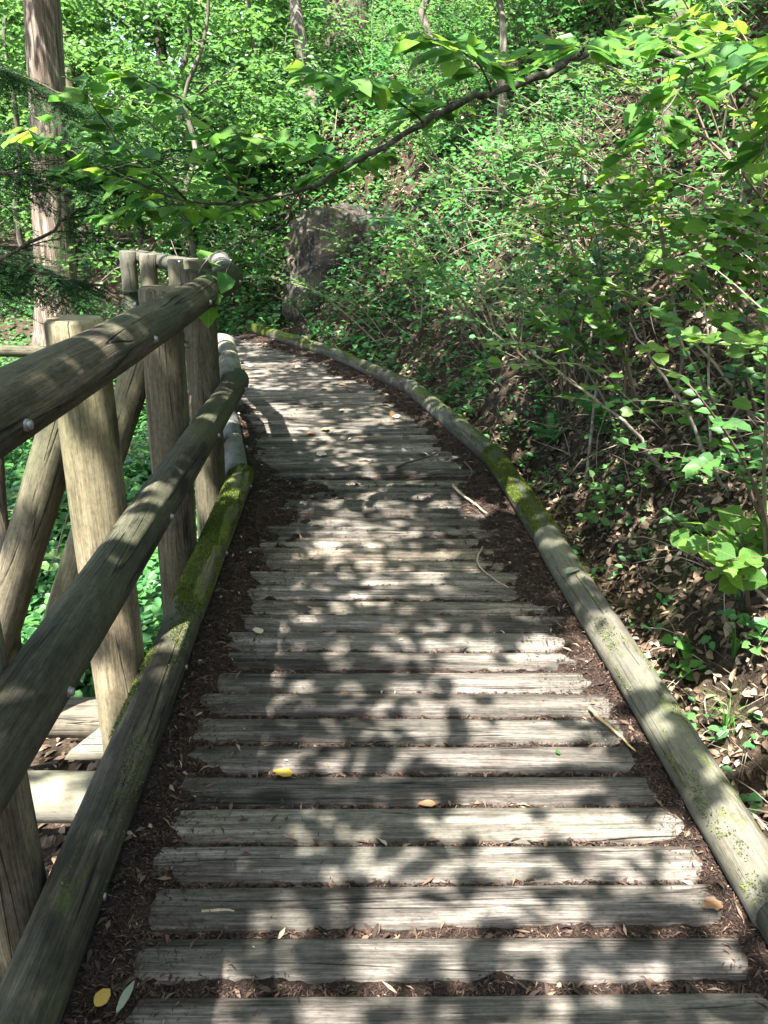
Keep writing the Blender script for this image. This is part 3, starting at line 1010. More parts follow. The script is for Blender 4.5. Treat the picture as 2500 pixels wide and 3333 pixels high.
while len(spots) < 30 and tries < 4000:
    tries += 1
    y = rng.uniform(1.2, 16); x = rng.uniform(-9, -1.6)
    e = -float(sdist(RAIL, np.array(x), np.array(y))); d = float(sdist(KERB, np.array(x), np.array(y)))
    if (e < .75 and d < .6) or abs(x) > .62 * y + 1.0 or any((x - a) ** 2 + (y - b) ** 2 < .5 ** 2 for a, b in spots):
        continue
    spots.append((x, y))
for k in range(12):
    spots.append((rng.uniform(-5.6, -2.9), rng.uniform(5.2, 8.6)))
spots = [(x, y) for x, y in spots if float(sdist(RAIL, np.array(x), np.array(y))) < -.6 or float(sdist(KERB, np.array(x), np.array(y))) > .5]
for x, y in spots:
    shrub('shrub', on_slope(x, y), rng.uniform(.5, 1.2), (rng.uniform(-.2, .3), rng.uniform(-.3, .2)), int(rng.integers(3, 6)), rng.uniform(.06, .085),
          'low green shrub ' + ('seen under the nearest rails' if y < 4 else 'behind the middle posts on the valley side' if y < 7 else 'around the foot of the cedar' if y < 11 else 'in the far left undergrowth past the cedar'), group=grp, dens=.9)


# ------------------------------------------------------------------ trees
def crown_leaves(mb, centers, rad, per, L, flat=.6, wr=.62):
    n = len(centers) * per
    off = rng.normal(0, 1, (n, 3)); off = off / np.linalg.norm(off, axis=1)[:, None] * rng.random(n)[:, None] ** .4
    r = np.broadcast_to(rad, (len(centers),))
    P = np.repeat(centers, per, 0) + off * np.repeat(r, per)[:, None] * np.array([1, 1, flat])
    ax, up = rdir(n, .5)
    l = L * rng.uniform(.6, 1.25, n)
    V, F = leaves(P, ax, up, l, l * wr)
    mb.add(V, F, np.repeat(np.clip(np.repeat(rng.uniform(.2, .8, len(centers)), per) + rng.normal(0, .18, n), 0, 1), 6))


def tree(name, base, top, r0, label, cat='tree', crown=None, leafL=.15, nclump=40, per=60, limbs=7, bark='grey_bark', group=None, mat='leaf_far', crown_r=2.2, zlo=1.2, zhi=7., clr=(.35, .7), bend=.15, ns=12):
    base = np.array(base, float); top = np.array(top, float)
    root = empty(name, base, label, cat, group)
    P = np.linspace(0, 1, 9)[:, None] * (top - base)[None]
    P[1:-1] += rng.normal(0, bend, (7, 3)) * np.array([1, 1, .2]) * np.hypot(1, 0) * .5
    P = curve(np.vstack([[0, 0, -.3], P]), 3)
    hgt = P[:, 2]
    rr = r0 * (1 - .75 * np.clip(hgt / hgt[-1], 0, 1)) * (1 + .28 * np.exp(-np.maximum(hgt, 0) / .2))
    V, F = tube(P, rr, ns, .10, .05 if r0 > .15 else 0, int(base[1] * 7) % 50)
    obj('trunk', mesh('trunk', V, F, smooth=True), M[bark], root)
    if crown is None:
        return root
    cen = []
    for k in range(limbs):
        z = zlo + (zhi - zlo) * (k + rng.random()) / limbs
        i = int(np.argmin(abs(hgt - z))); a = rng.uniform(0, 2 * np.pi)
        d = np.array([math.cos(a), math.sin(a), .35])
        Q = stem_curve(P[i], d, crown_r * rng.uniform(.7, 1.1), .3, 6, .12)
        V, F = tube(Q, np.linspace(max(.012, rr[i] * .35), .006, len(Q)), 5)
        obj('limb', mesh('limb', V, F, smooth=True), M[bark], root)
        for q in range(max(1, nclump // limbs)):
            t = rng.uniform(.35, 1.0) * (len(Q) - 1); j = int(min(t, len(Q) - 2))
            cen.append(Q[j] + (Q[j + 1] - Q[j]) * (t - j) + rng.normal(0, .32, 3) * np.array([1, 1, .6]))
    mb = MB()
    crown_leaves(mb, np.array(cen), rng.uniform(*clr, len(cen)), per, leafL)
    tag(obj('crown', mb.mesh('crown'), M[mat], root), kind='stuff')
    return root


# big cedar on the left behind the railing
cz = on_slope(-4.25, 10.0)
tree('cedar_tree', cz, (-3.45, 10.0, 8.5), .265, 'thick straight cedar trunk with reddish peeling bark, left behind the railing', bark='cedar_bark', bend=.02, ns=40)
# trunks up the slope
tree('conifer_tree', on_slope(-.85, 16), (-.6, 16.2, 12), .40, 'wide dark trunk at the top centre above the boulder', bark='dark_bark', bend=.04, ns=20)
tree('broadleaf_tree', on_slope(-1.15, 13), (-2.1, 13.2, 6.5), .13, 'slim leaning grey trunk left of the wide dark trunk', crown=1, bark='grey_bark', zlo=2.2, zhi=6, crown_r=1.6, nclump=26, per=60, leafL=.09)
tree('broadleaf_tree', on_slope(3.3, 9.5), (3.0, 9.8, 9), .26, 'stout tree with spreading root flare high on the right slope', crown=1, bark='grey_bark', zlo=4.2, zhi=8, crown_r=2.4, nclump=30, per=60, leafL=.10)
tree('sapling', on_slope(2.25, 6.9), (2.2, 6.9, 6.0), .05, 'slender upright pale sapling stem on the right slope', crown=1, bark='grey_bark', zlo=1.3, zhi=3, crown_r=1.0, nclump=16, per=36, leafL=.07, limbs=6, clr=(.18, .35))
tree('sapling', on_slope(1.2, 9.2), (.7, 9.3, 6.0), .045, 'thin sapling leaning left beside the top of the boulder', crown=1, bark='grey_bark', zlo=1.2, zhi=4, crown_r=1.2, nclump=20, per=40, leafL=.07, limbs=6, clr=(.2, .4))
tree('sapling', on_slope(.6, 11.5), (.2, 11.5, 7.0), .06, 'thin crooked sapling below the wide dark trunk', crown=1, bark='grey_bark', zlo=1.0, zhi=4, crown_r=1.5, nclump=24, per=44, leafL=.075, limbs=7, clr=(.25, .5))

for x, y, h, lab in ((-3.2, 12.6, 5.5, 'young leafy tree right behind the cedar trunk'), (-5.6, 12.4, 6, 'young leafy tree left of the cedar trunk'), (-2.3, 14.2, 6, 'young leafy tree between the cedar and the boulder'), (-6.9, 14, 6.5, 'young leafy tree at the far left edge'), (-4.7, 15.4, 7, 'young leafy tree showing just right of the cedar top'), (-2.7, 10.8, 4.5, 'young leafy tree between the far posts and the cedar')):
    b = on_slope(x, y)
    tree('young_tree', b, (x + .4, y, b[2] + h), .055, lab, crown=1, bark='grey_bark', zlo=.5, zhi=h * .85, crown_r=1.6, nclump=70, per=60, leafL=.10, limbs=11, clr=(.3, .55))
bg = [(-9.5, 17, 9), (-6.2, 15.5, 8), (-7.5, 21, 11), (-3.4, 17.5, 9), (-4.6, 22, 12), (-2.0, 21, 11), (-10.5, 25, 12), (.8, 20, 10), (2.8, 18, 9), (5.6, 17, 9), (4.2, 13.5, 7), (-13, 22, 12), (1.8, 25, 12), (-.8, 28, 13), (-6.8, 30, 14), (6.8, 12.5, 7), (-8.2, 18.8, 9), (-11.8, 19.5, 9), (-5.3, 18.6, 9), (-9, 24, 11), (-14.5, 28, 12), (-3.2, 25, 11), (3.6, 22, 11)]


def where_tree(x, y):
    az = x / y
    a = 'far left, behind the cedar' if az < -.36 else 'between the cedar and the top of the railing bend' if az < -.2 else 'above the boulder' if az < -.03 else 'at the top centre of the slope' if az < .17 else 'on the upper right slope'
    return ('near' if y < 18 else 'middle' if y < 23 else 'farthest') + ' background tree with green crown, ' + a


for i, (x, y, h) in enumerate(bg):
    b = on_slope(x, y)
    tree('broadleaf_tree', b, (x + rng.normal(0, .8), y, b[2] + h), rng.uniform(.09, .2), where_tree(x, y), crown=1, group='background forest trees',
         bark='grey_bark' if i % 3 else 'dark_bark', zlo=.6, zhi=h * .8, crown_r=2.3, nclump=96, per=72, leafL=.15, limbs=12, clr=(.4, .8))

mb = MB()
n = 900
cen = np.column_stack([rng.uniform(-34, 26, n), rng.uniform(31, 46, n), rng.uniform(.5, 15, n)])
crown_leaves(mb, cen, rng.uniform(1.0, 2.2, n), 46, .42, .7)
tag(obj('distant_wood', mb.mesh('distant_wood'), M['leaf_far']), 'far sunlit green woods closing the view behind the trees', kind='stuff')

# unseen trees added overhead, crowns shaped to dapple the boardwalk with shade
for (x, y), lab in (((-5.2, -.5), 'unseen leafy tree left of the walkway, added to shade the nearest boards'), ((-6.4, 5.0), 'unseen leafy tree below the railing, added to shade the bend of the boardwalk')):
    b = on_slope(x, y)
    root = tree('unseen_shade_tree', b, (x + 1.0, y + .3, 11), .2, lab, bark='grey_bark')
    mb = MB()
    nc = 0; cen = []
    while len(cen) < (450 if y < 2 else 560):
        c = np.array([rng.uniform(-6.5, 6.5), rng.uniform(-5.5, 12), rng.uniform(3.9, 6.4)])
        if (c[1] > 9 and c[0] < .5) or (c[1] < 2.5) != (y < 2) or c[2] < 1.7 + .26 * max(c[1], 0):
            continue
        if c[0] > .3 and rng.random() < (.66 if c[1] < 4 else .2):  # thinned on the right so more sun reaches the slope
            continue
        g = fbm(np.array(c[0] * .8 + .2 * c[2]), np.array(c[1] * .8 + .4 * c[2]), 77, 2)
        if g < -.12 + .12 * rng.normal():
            continue
        cen.append(c - np.array(b))
    if y < 2:
        # low sprays out of view, added for crisper leaf shadows on the boards
        for j in range(30):
            cen.append(np.array([rng.uniform(-1.6, 1.3), rng.uniform(-2.6, 1.6), rng.uniform(2.9, 3.9)]) - np.array(b))
    crown_leaves(mb, np.array(cen), rng.uniform(.2, .48, len(cen)), 54, .11, .45)
    tag(obj('crown', mb.mesh('crown'), M['leaf_far'], root), kind='stuff')
    for j in range(0, len(cen), 40):
        a = np.array([.5, .1, 5.2]) ; c = cen[j]
        Q = curve([a, (a + c) / 2 + np.array([0, 0, .5]), c], 5)
        V, F = tube(Q, np.linspace(.06, .012, len(Q)), 5)
        obj('limb', mesh('limb', V, F, smooth=True), M['grey_bark'], root)


# ------------------------------------------------------------------ boulder
def rock_mesh(rx, ry, rz, seed, sub=5):
    import bmesh
    bm = bmesh.new(); bmesh.ops.create_icosphere(bm, subdivisions=sub, radius=1)
    V = np.array([v.co[:] for v in bm.verts]); F = np.array([[v.index for v in f.verts] for f in bm.faces]); bm.free()
    # squarish block: push towards a superellipsoid
    s = (np.abs(V) ** 3.2).sum(1) ** (-1 / 3.2)
    P = V * s[:, None]
    n = fbm(P[:, 0] * 1.4 + P[:, 2] * .8, P[:, 1] * 1.4 + P[:, 2] * 1.1, seed, 5)
    n2 = np.abs(fbm(P[:, 0] * 3 + P[:, 2] * 1.6, P[:, 1] * 3 - P[:, 2] * 1.6, seed + 4, 4))
    P = P * (1 + .12 * n - .13 * n2)[:, None]
    return mesh('rock', P * np.array([rx, ry, rz]), F, smooth=True)


t = NT('lichen_rock'); v = t.node('TexCoord').outputs['Object']
a_ = t.noise(v, (1, 1, 1), 2.2, 6, .65, .5); b_ = t.noise(v, (1, 1, 1), 26, 5, .7)
col = t.ramp(a_, (.38, (.008, .007, .006)), (.5, (.034, .027, .019)), (.64, (.085, .062, .042)))
col = t.mix(t.ramp(b_, (.57, 0.), (.64, .7)), col, (.22, .21, .18))
mo = t.noise(v, (1, 1, 1), 3.2, 5, .6)
col = t.mix(t.ramp(mo, (.53, 0.), (.66, .85)), col, t.mix(b_, (.025, .035, .008), (.085, .095, .022)))
t.l(col, t.p.inputs['Base Color']); t.p.inputs['Roughness'].default_value = .9
t.l(t.bump(b_, .8, .03, t.bump(a_, .8, .12)), t.p.inputs['Normal'])
M['rock'] = t.m
o = tag(obj('boulder', rock_mesh(.98, .8, .80, 5), M['rock'], loc=(-.45, 10.8, .64)), 'big dark lichened boulder at the foot of the slope beyond the kerb', 'boulder')
o.rotation_euler = (R(6), R(9), R(25))
# ------------------------------------------------------------------ overhanging broad-leaved branch
MAIN = [(1.75, 4.15, 2.02), (1.511, 4.03, 2.128), (1.356, 4.0, 2.152), (1.057, 3.94, 2.174), (.817, 3.889, 2.138), (.683, 3.859, 2.061), (.438, 3.805, 1.978), (.304, 3.775, 1.937), (.144, 3.739, 1.847), (-.028, 3.7, 1.745), (-.2, 3.661, 1.661), (-.332, 3.631, 1.584), (-.49, 3.595, 1.538), (-.581, 3.574, 1.518), (-.721, 3.541, 1.503), (-.86, 3.5, 1.52), (-1.0, 3.46, 1.56)]
br = empty('overhanging_branch', MAIN[0], 'long crooked branch with broad bright leaves hanging across the path at eye level', 'branch')
BB = np.array(MAIN[0])
Pm = curve(MAIN, 4) - BB
Pm[2:-2] += rng.normal(0, .004, (len(Pm) - 4, 3))
V, F = tube(Pm, np.interp(np.linspace(0, 1, len(Pm)), [0, .25, .6, .8, 1], [.020, .018, .011, .0075, .003]), 9, .25, 0, 3)
obj('limb', mesh('limb', V, F, smooth=True), M['moss_bark'], br)
SUB = [
    [(-.40, 3.61, 1.56), (-.44, 3.58, 1.47), (-.50, 3.5, 1.40), (-.62, 3.42, 1.36), (-.74, 3.36, 1.30), (-.80, 3.34, 1.22)],
    [(-.62, 3.42, 1.36), (-.66, 3.4, 1.29), (-.70, 3.4, 1.20)],
    [(-.581, 3.574, 1.518), (-.65, 3.5, 1.58), (-.70, 3.45, 1.68), (-.72, 3.4, 1.80)],
    [(-.2, 3.661, 1.661), (-.32, 3.5, 1.72), (-.45, 3.35, 1.74), (-.60, 3.2, 1.75)],
    [(.144, 3.739, 1.847), (.02, 3.55, 1.92), (-.12, 3.35, 1.95), (-.25, 3.15, 1.95)],
    [(.438, 3.805, 1.978), (.35, 3.6, 2.05), (.25, 3.35, 2.07), (.12, 3.1, 2.05)],
    [(.817, 3.889, 2.138), (.78, 3.6, 2.12), (.72, 3.3, 2.08), (.62, 3.0, 2.02)],
    [(1.057, 3.94, 2.174), (1.05, 3.6, 2.16), (1.02, 3.3, 2.10), (.95, 3.0, 2.03)],
    [(1.356, 4.0, 2.152), (1.36, 3.6, 2.12), (1.32, 3.2, 2.05), (1.25, 2.85, 1.98), (1.15, 2.6, 1.93)],
    [(1.511, 4.03, 2.128), (1.5, 3.5, 2.06), (1.42, 3.0, 1.98), (1.3, 2.55, 1.92)],
    [(1.2, 3.3, 2.06), (1.05, 3.1, 1.95), (.95, 3.0, 1.82), (.90, 2.95, 1.72)],
    [(1.42, 3.0, 1.98), (1.32, 2.9, 1.80), (1.22, 2.85, 1.66)],
    [(-.721, 3.541, 1.503), (-.9, 3.6, 1.5), (-1.1, 3.65, 1.48), (-1.25, 3.7, 1.45)],
    [(-.49, 3.595, 1.538), (-.6, 3.75, 1.52), (-.75, 3.9, 1.48), (-.95, 4.0, 1.42)],
    [(-.028, 3.7, 1.745), (-.1, 3.9, 1.72), (-.25, 4.1, 1.68), (-.4, 4.25, 1.62)],
    [(.304, 3.775, 1.937), (.2, 4.0, 1.93), (.08, 4.2, 1.9)],
    [(-1.0, 3.46, 1.56), (-1.15, 3.4, 1.62), (-1.3, 3.36, 1.70), (-1.42, 3.3, 1.76)],
    [(-.86, 3.5, 1.52), (-1.0, 3.35, 1.66), (-1.1, 3.25, 1.80), (-1.15, 3.2, 1.92)],
    [(-.9, 3.6, 1.5), (-1.1, 3.8, 1.58), (-1.35, 4.0, 1.62), (-1.6, 4.1, 1.62)],
    [(-.72, 3.4, 1.80), (-.85, 3.3, 1.90), (-1.0, 3.2, 1.96)],
]
lf = []
for si, S in enumerate(SUB):
    Q = curve(np.array(S) - BB, 4); Q[1:-1] += rng.normal(0, .006, (len(Q) - 2, 3))
    V, F = tube(Q, np.linspace(.006, .002, len(Q)), 5)
    obj('twig', mesh('twig', V, F, smooth=True), M['moss_bark'], br)
    if si < 2:
        k0, m = .7, 3
    else:
        k0 = .12; m = int(np.linalg.norm(np.diff(Q, axis=0), axis=1).sum() / .021)
    for j in range(m):
        t = (k0 + (1 - k0) * (j + .5) / m) * (len(Q) - 1); i = min(int(t), len(Q) - 2)
        p = Q[i] + (Q[i + 1] - Q[i]) * (t - i); T = nrmz(Q[i + 1] - Q[i])
        sd = nrmz(np.cross(T, [0, 0, 1.])) * (1 if j % 2 else -1)
        ax = nrmz(T * rng.uniform(.2, .8) + sd + np.array([0, 0, rng.normal(-.22, .16)]))
        lf.append((p + ax * .03, ax, (rng.normal(0, .28), rng.normal(-.12, .28), 1), rng.uniform(.085, .13)))
        if rng.random() < .45:
            Q2 = p + ax * rng.uniform(.08, .16) + np.array([0, 0, rng.normal(0, .02)])
            lf.append((Q2, nrmz(ax + rng.normal(0, .4, 3) * np.array([1, 1, .3])), (rng.normal(0, .28), rng.normal(-.12, .28), 1), rng.uniform(.065, .105)))
random.shuffle(lf)
if len(lf) > 300:
    q_ = lf[300:]
    V, F = leaves(np.array([a[0] for a in q_]), np.array([a[1] for a in q_]), nrmz(np.array([a[2] for a in q_])), np.array([a[3] for a in q_]), np.array([a[3] for a in q_]) * .7)
    tag(obj('foliage', mesh('foliage', V, F, np.repeat(rng.random(len(q_)), 6)), M['leaf'], br), kind='stuff')
for i, (p, ax, up, L) in enumerate(lf[:300]):
    obj('leaf', LEAF[i % 3], None, br, mtx=leaf_mtx(p, ax, up, L))


# ------------------------------------------------------------------ dark conifer sprays on the left
def spray_mesh(seed, L=.42):
    r = np.random.default_rng(seed); mb = MB()
    Q = curve([(0, 0, 0), (.02 * r.normal(), L * .4, -.01), (.03 * r.normal(), L, -.08)], 5)
    V, F = tube(Q, np.linspace(.0035, .001, len(Q)), 3); mb.add(V, F, .1)
    pos, ax = [], []
    for j in range(16):
        t = .08 + .9 * j / 16; i = t * (len(Q) - 1); i0 = min(int(i), len(Q) - 2); p = Q[i0] + (Q[i0 + 1] - Q[i0]) * (i - i0)
        s = 1 if j % 2 else -1
        ln = .15 * (1 - t) ** .6 + .03
        d = nrmz(np.array([s * .85, .75, r.normal(-.08, .1)]))
        for q in range(int(ln / .0085)):
            pp = p + d * .0085 * q + np.array([0, 0, -.5 * (.0085 * q) ** 2 * 3])
            for s2 in (-1, 1):
                pos.append(pp); ax.append(nrmz(d + np.cross(d, [0, 0, 1.]) * s2 * .8 + r.normal(0, .12, 3)))
    pos = np.array(pos); ax = np.array(ax); n = len(pos)
    sd = nrmz(np.cross(ax, np.array([0, 0, 1.]) + r.normal(0, .2, (n, 3))))
    l = r.uniform(.010, .020, n)[:, None]
    V = np.stack([pos - sd * .002, pos + ax * l * .6 - sd * .0036, pos + ax * l, pos + ax * l * .6 + sd * .0036], 1).reshape(-1, 3)
    mb.add(V, np.arange(n)[:, None] * 4 + np.array([[0, 1, 2, 3]]), np.repeat(r.uniform(.1, .9, n), 4))
    return mb.mesh('spray')


SPRAY = [spray_mesh(s) for s in range(3)]
for me_ in SPRAY:
    me_.materials.append(M['conifer'])


def conifer_branch(P, n, label, spread=.25, size=1.0):
    P = np.array(P, float); b = P[0]
    root = empty('conifer_branch', b, label, 'branch')
    Q = curve(P - b, 5); Q[1:-1] += rng.normal(0, .006, (len(Q) - 2, 3))
    V, F = tube(Q, np.linspace(.014, .004, len(Q)), 6, .1)
    obj('limb', mesh('limb', V, F, smooth=True), M['dark_bark'], root)
    for k in range(n):
        t = rng.uniform(.1, 1) * (len(Q) - 1); i = min(int(t), len(Q) - 2); p = Q[i] + (Q[i + 1] - Q[i]) * (t - i)
        T = nrmz(Q[i + 1] - Q[i]); s = 1 if k % 2 else -1
        ax = nrmz(T * .7 + nrmz(np.cross(T, [0, 0, 1.])) * s * rng.uniform(.2, 1) + np.array([0, 0, rng.uniform(-.5, .05)]))
        obj('spray', SPRAY[k % 3], None, root, mtx=leaf_mtx(p, ax, (rng.normal(0, .2), rng.normal(0, .2), 1), size * rng.uniform(.7, 1.2)))


conifer_branch([(-2.6, 4.05, 1.62), (-2.2, 4.0, 1.63), (-1.86, 4.0, 1.63), (-1.6, 4.0, 1.625), (-1.42, 4.0, 1.63), (-1.2, 3.98, 1.68), (-1.02, 3.95, 1.74)], 40, 'thin horizontal conifer bough with dark feathery sprays crossing the cedar trunk')
conifer_branch([(-2.5, 4.1, 1.00), (-2.15, 4.05, 1.14), (-1.93, 4.0, 1.23), (-1.68, 4.0, 1.36), (-1.5, 4.0, 1.47), (-1.36, 4.0, 1.58)], 22, 'bare dark twig slanting up to the right in front of the cedar trunk')
conifer_branch([(-2.7, 4.3, 1.25), (-2.2, 4.25, 1.22), (-1.75, 4.2, 1.14), (-1.35, 4.1, 1.06), (-1.15, 4.0, 1.0)], 46, 'low dark conifer branch just above the nearest post top')
conifer_branch([(-3.4, 5.4, 1.3), (-2.8, 5.4, 1.22), (-2.3, 5.3, 1.10), (-1.9, 5.2, .95)], 30, 'drooping conifer branch in front of the lower cedar trunk')
conifer_branch([(-3.0, 5.2, 2.45), (-2.5, 5.2, 2.30), (-2.1, 5.2, 2.15), (-1.6, 5.2, 2.02)], 40, 'conifer branch at the top left beside the cedar trunk', size=1.15)
conifer_branch([(-2.9, 4.6, 1.95), (-2.4, 4.6, 1.90), (-1.95, 4.55, 1.82), (-1.5, 4.5, 1.75)], 36, 'conifer branch hanging over the middle of the cedar trunk')


# ------------------------------------------------------------------ pale stems standing out on the right slope
def stem_plant(paths, lf, label, rad=.010, n=46):
    b = np.array(paths[0][0], float); b[2] = float(terrain(b[0], b[1]))
    root = empty('pale_shrub', b, label, 'shrub')
    cnt = 0
    for k, S in enumerate(paths):
        S = np.array(S, float)
        if k == 0:
            S = np.vstack([b - np.array([0, 0, .05]), S]) if S[0][2] > b[2] + .05 else np.vstack([b - np.array([0, 0, .05]), S[1:]])
        Q = curve(S - b, 5); Q[1:-1] += rng.normal(0, .004, (len(Q) - 2, 3))
        V, F = tube(Q, np.linspace(rad if k == 0 else rad * .6, .003, len(Q)), 6, .1)
        obj('stem', mesh('stem', V, F, smooth=True), M['pale_stem'], root)
        for j in range(n // len(paths) // 5):
            t = rng.uniform(.35, 1) * (len(Q) - 1); i = min(int(t), len(Q) - 2); p = Q[i] + (Q[i + 1] - Q[i]) * (t - i)
            a = rng.uniform(0, 2 * np.pi); d = nrmz(np.array([math.cos(a), math.sin(a), .15]))
            T = stem_curve(p, d, rng.uniform(.12, .30), .3, 4, .08)
            V, F = tube(T, np.linspace(.0035, .0015, len(T)), 3)
            obj('twig', mesh('twig', V, F), M['pale_stem'], root)
            for q in range(5):
                sd = nrmz(np.cross(T[-1] - T[0], [0, 0, 1.])) * (1 if q % 2 else -1)
                ax = nrmz(d * .7 + sd * (.15 if q == 4 else 1) + np.array([0, 0, rng.normal(-.1, .15)]))
                obj('leaf', OVAL[q % 3], None, root, mtx=leaf_mtx(T[min(4, q)] , ax, (rng.normal(-.15, .3), rng.normal(-.35, .3), 1), lf * rng.uniform(.8, 1.25), 1.25))


M['pale_stem'] = bark_mat('pale_stem', (.10, .085, .06), (.24, .21, .16), (.42, .39, .33), vs=(30, 30, 30), bump=.3)
stem_plant([[(1.163, 4.2, .835), (1.083, 4.17, 1.031), (.969, 4.14, 1.262), (.862, 4.11, 1.481), (.802, 4.08, 1.565), (.741, 4.05, 1.673)], [(.872, 4.11, 1.48), (.885, 4.1, 1.62), (.906, 4.08, 1.80)]], .075, 'pale forked sapling stem with leaves, below the middle of the hanging branch', n=70)
stem_plant([[(1.525, 4.0, .827), (1.426, 3.97, 1.09), (1.308, 3.94, 1.407), (1.223, 3.91, 1.622), (1.149, 3.88, 1.775)], [(1.40, 3.97, 1.18), (1.278, 3.95, 1.571), (1.21, 3.94, 1.70)]], .080, 'pair of pale upright stems right of the forked sapling', n=70)
stem_plant([[(1.54, 3.4, .13), (1.313, 3.37, .398), (1.108, 3.34, .593), (.86, 3.31, .776), (.641, 3.28, .924), (.552, 3.25, .992)]], .055, 'long thin stem arching left towards the kerb over the brown litter', .011, 40)
stem_plant([[(1.66, 3.0, .3), (1.423, 2.97, .441), (1.167, 2.94, .791), (.999, 2.91, .974), (.889, 2.88, 1.123)], [(1.30, 2.95, .62), (1.22, 2.9, .95), (1.15, 2.88, 1.2)]], .06, 'leaning bare stems crossing the lower right slope', .010, 40)
stem_plant([[(1.7, 3.4, .799), (1.514, 3.37, 1.132), (1.342, 3.34, 1.377), (1.249, 3.31, 1.562)], [(1.6, 3.38, 1.0), (1.62, 3.35, 1.3), (1.60, 3.3, 1.6)]], .09, 'dark thin stems with big leaves near the right edge', .009, 60)
# stem behind the railing at the left edge
tree('sapling', (-1.70, 3.0, float(terrain(-1.70, 3.0))), (-1.555, 3.0, 1.0), .045, 'thin dark trunk at the left edge behind the slanting brace', bark='dark_bark', bend=.01)


# ------------------------------------------------------------------ ferns and grass
def pinna_frond(L, seed):
    r = np.random.default_rng(seed); mb = MB()
    Q = curve([(0, 0, 0), (0, L * .35, L * .22), (0, L * .75, L * .25), (0, L, L * .12)], 6)
    V, F = tube(Q, np.linspace(.003, .0008, len(Q)), 3); mb.add(V, F, .2)
    m = 22
    t = np.linspace(.12, .99, m); i = t * (len(Q) - 1); i0 = np.minimum(i.astype(int), len(Q) - 2)
    p = Q[i0] + (Q[i0 + 1] - Q[i0]) * (i - i0)[:, None]
    ln = L * .26 * np.sin(np.pi * (t * .80 + .18)) ** .8
    for s in (-1, 1):
        ax = np.column_stack([np.full(m, s * 1.), np.full(m, .45), np.full(m, -.15)])
        V, F = leaves(p, ax, np.tile([0, 0, 1.], (m, 1)) + r.normal(0, .12, (m, 3)), ln, ln * .26, .1, .15)
        mb.add(V, F, np.repeat(r.uniform(.3, .9, m), 6))
    return mb.mesh('frond')


FROND = [pinna_frond(.34, s) for s in range(3)]
for me_ in FROND:
    me_.materials.append(M['herb'])
for (x, y), nf, sz, lab in (((1.30, 4.52), 8, 1.0, 'bright fern on the sunlit brown bank right of the kerb'), ((1.15, 5.05), 7, .9, 'darker fern beside the hollow in the bank'), ((1.42, 4.15), 6, .8, 'small fern just right of the bright fern'), ((2.35, 4.4), 8, 1.1, 'fern high on the right slope among dead stalks'), ((-1.9, 2.6), 9, 1.2, 'fern below the deck seen between the two lower bars'), ((-1.65, 1.9), 8, 1.1, 'fern beside the outrigger beam under the railing')):
    b = on_slope(x, y); root = empty('fern', b, lab, 'fern')
    for k in range(nf):
        a = 2 * math.pi * k / nf + rng.uniform(-.3, .3)
        obj('frond', FROND[k % 3], None, root, mtx=Matrix.Rotation(a, 4, 'Z') @ Matrix.Rotation(R(rng.uniform(5, 35)), 4, 'X') @ Matrix.Scale(sz * rng.uniform(.7, 1.1), 4))
M['grass'] = leaf_mat('grass_blade', (.05, .13, .03), (.08, .19, .04), (.12, .25, .05), trans=.4)
for (x, y), nb, lab in (((1.13, 2.08), 22, 'tuft of narrow grass blades in the sunny litter beside the kerb'), ((1.22, 2.3), 16, 'smaller grass tuft just behind the sunny grass')):
    b = on_slope(x, y); mb = MB()
    for k in range(nb):
        a = rng.uniform(0, 2 * np.pi); L = rng.uniform(.10, .24); d = np.array([math.cos(a), math.sin(a), 0]) * rng.uniform(.25, .7)
        Q = curve([np.zeros(3), d * L * .3 + np.array([0, 0, L * .55]), d * L + np.array([0, 0, L * .6])], 4)
        sd = nrmz(np.cross(d, [0, 0, 1.])); w_ = np.linspace(.003, .0004, len(Q))[:, None]
        V = np.vstack([Q - sd * w_, Q + sd * w_]); m = len(Q); i = np.arange(m - 1)
        mb.add(V, np.stack([i, i + 1, m + i + 1, m + i], -1), rng.random())
    tag(obj('grass_tuft', mb.mesh('grass_tuft'), M['grass'], loc=b), lab, 'grass')


# ------------------------------------------------------------------ twigs and leaves fallen on the boards
def fallen_twig(P, r, label, mat):
    P = np.array(P, float); b = P[0].copy()
    Q = curve(P - b, 4); Q[1:-1] += rng.normal(0, .009 * np.linalg.norm(P[-1] - P[0]), (len(Q) - 2, 3)) * np.array([1, 1, .3])
    V, F = tube(Q, np.linspace(r, r * .45, len(Q)), 6, .15)
    tag(obj('twig', mesh('twig', V, F, smooth=True), mat, loc=b), label, 'twig')


M['twig_dark'] = plain('dark_twig', (.09, .06, .045)); M['twig_tan'] = plain('tan_twig', (.38, .29, .19)); M['straw'] = plain('straw_stalk', (.55, .38, .17))
fallen_twig([(.07, 4.52, .012), (.18, 4.62, .02), (.30, 4.76, .016), (.36, 4.86, .02)], .008, 'dark crooked twig lying across the far boards', M['twig_dark'])
fallen_twig([(.395, 4.16, .03), (.42, 4.02, .035), (.48, 3.88, .028), (.54, 3.73, .025)], .009, 'short tan stick on the mulch where the decks meet', M['twig_tan'])
fallen_twig([(.47, 3.33, .012), (.43, 3.18, .012), (.45, 3.05, .012), (.53, 2.90, .02)], .005, 'thin curved twig at the right end of the middle planks', M['twig_tan'])
fallen_twig([(.672, 2.075, .012), (.71, 1.98, .016), (.76, 1.865, .012)], .006, 'straight golden straw stalk beside the right kerb log', M['straw'])
fallen_twig([(-.40, 1.29, .0), (-.35, 1.295, .002), (-.31, 1.29, .0)], .006, 'small pale stick in the gap between near planks', M['twig_tan'])
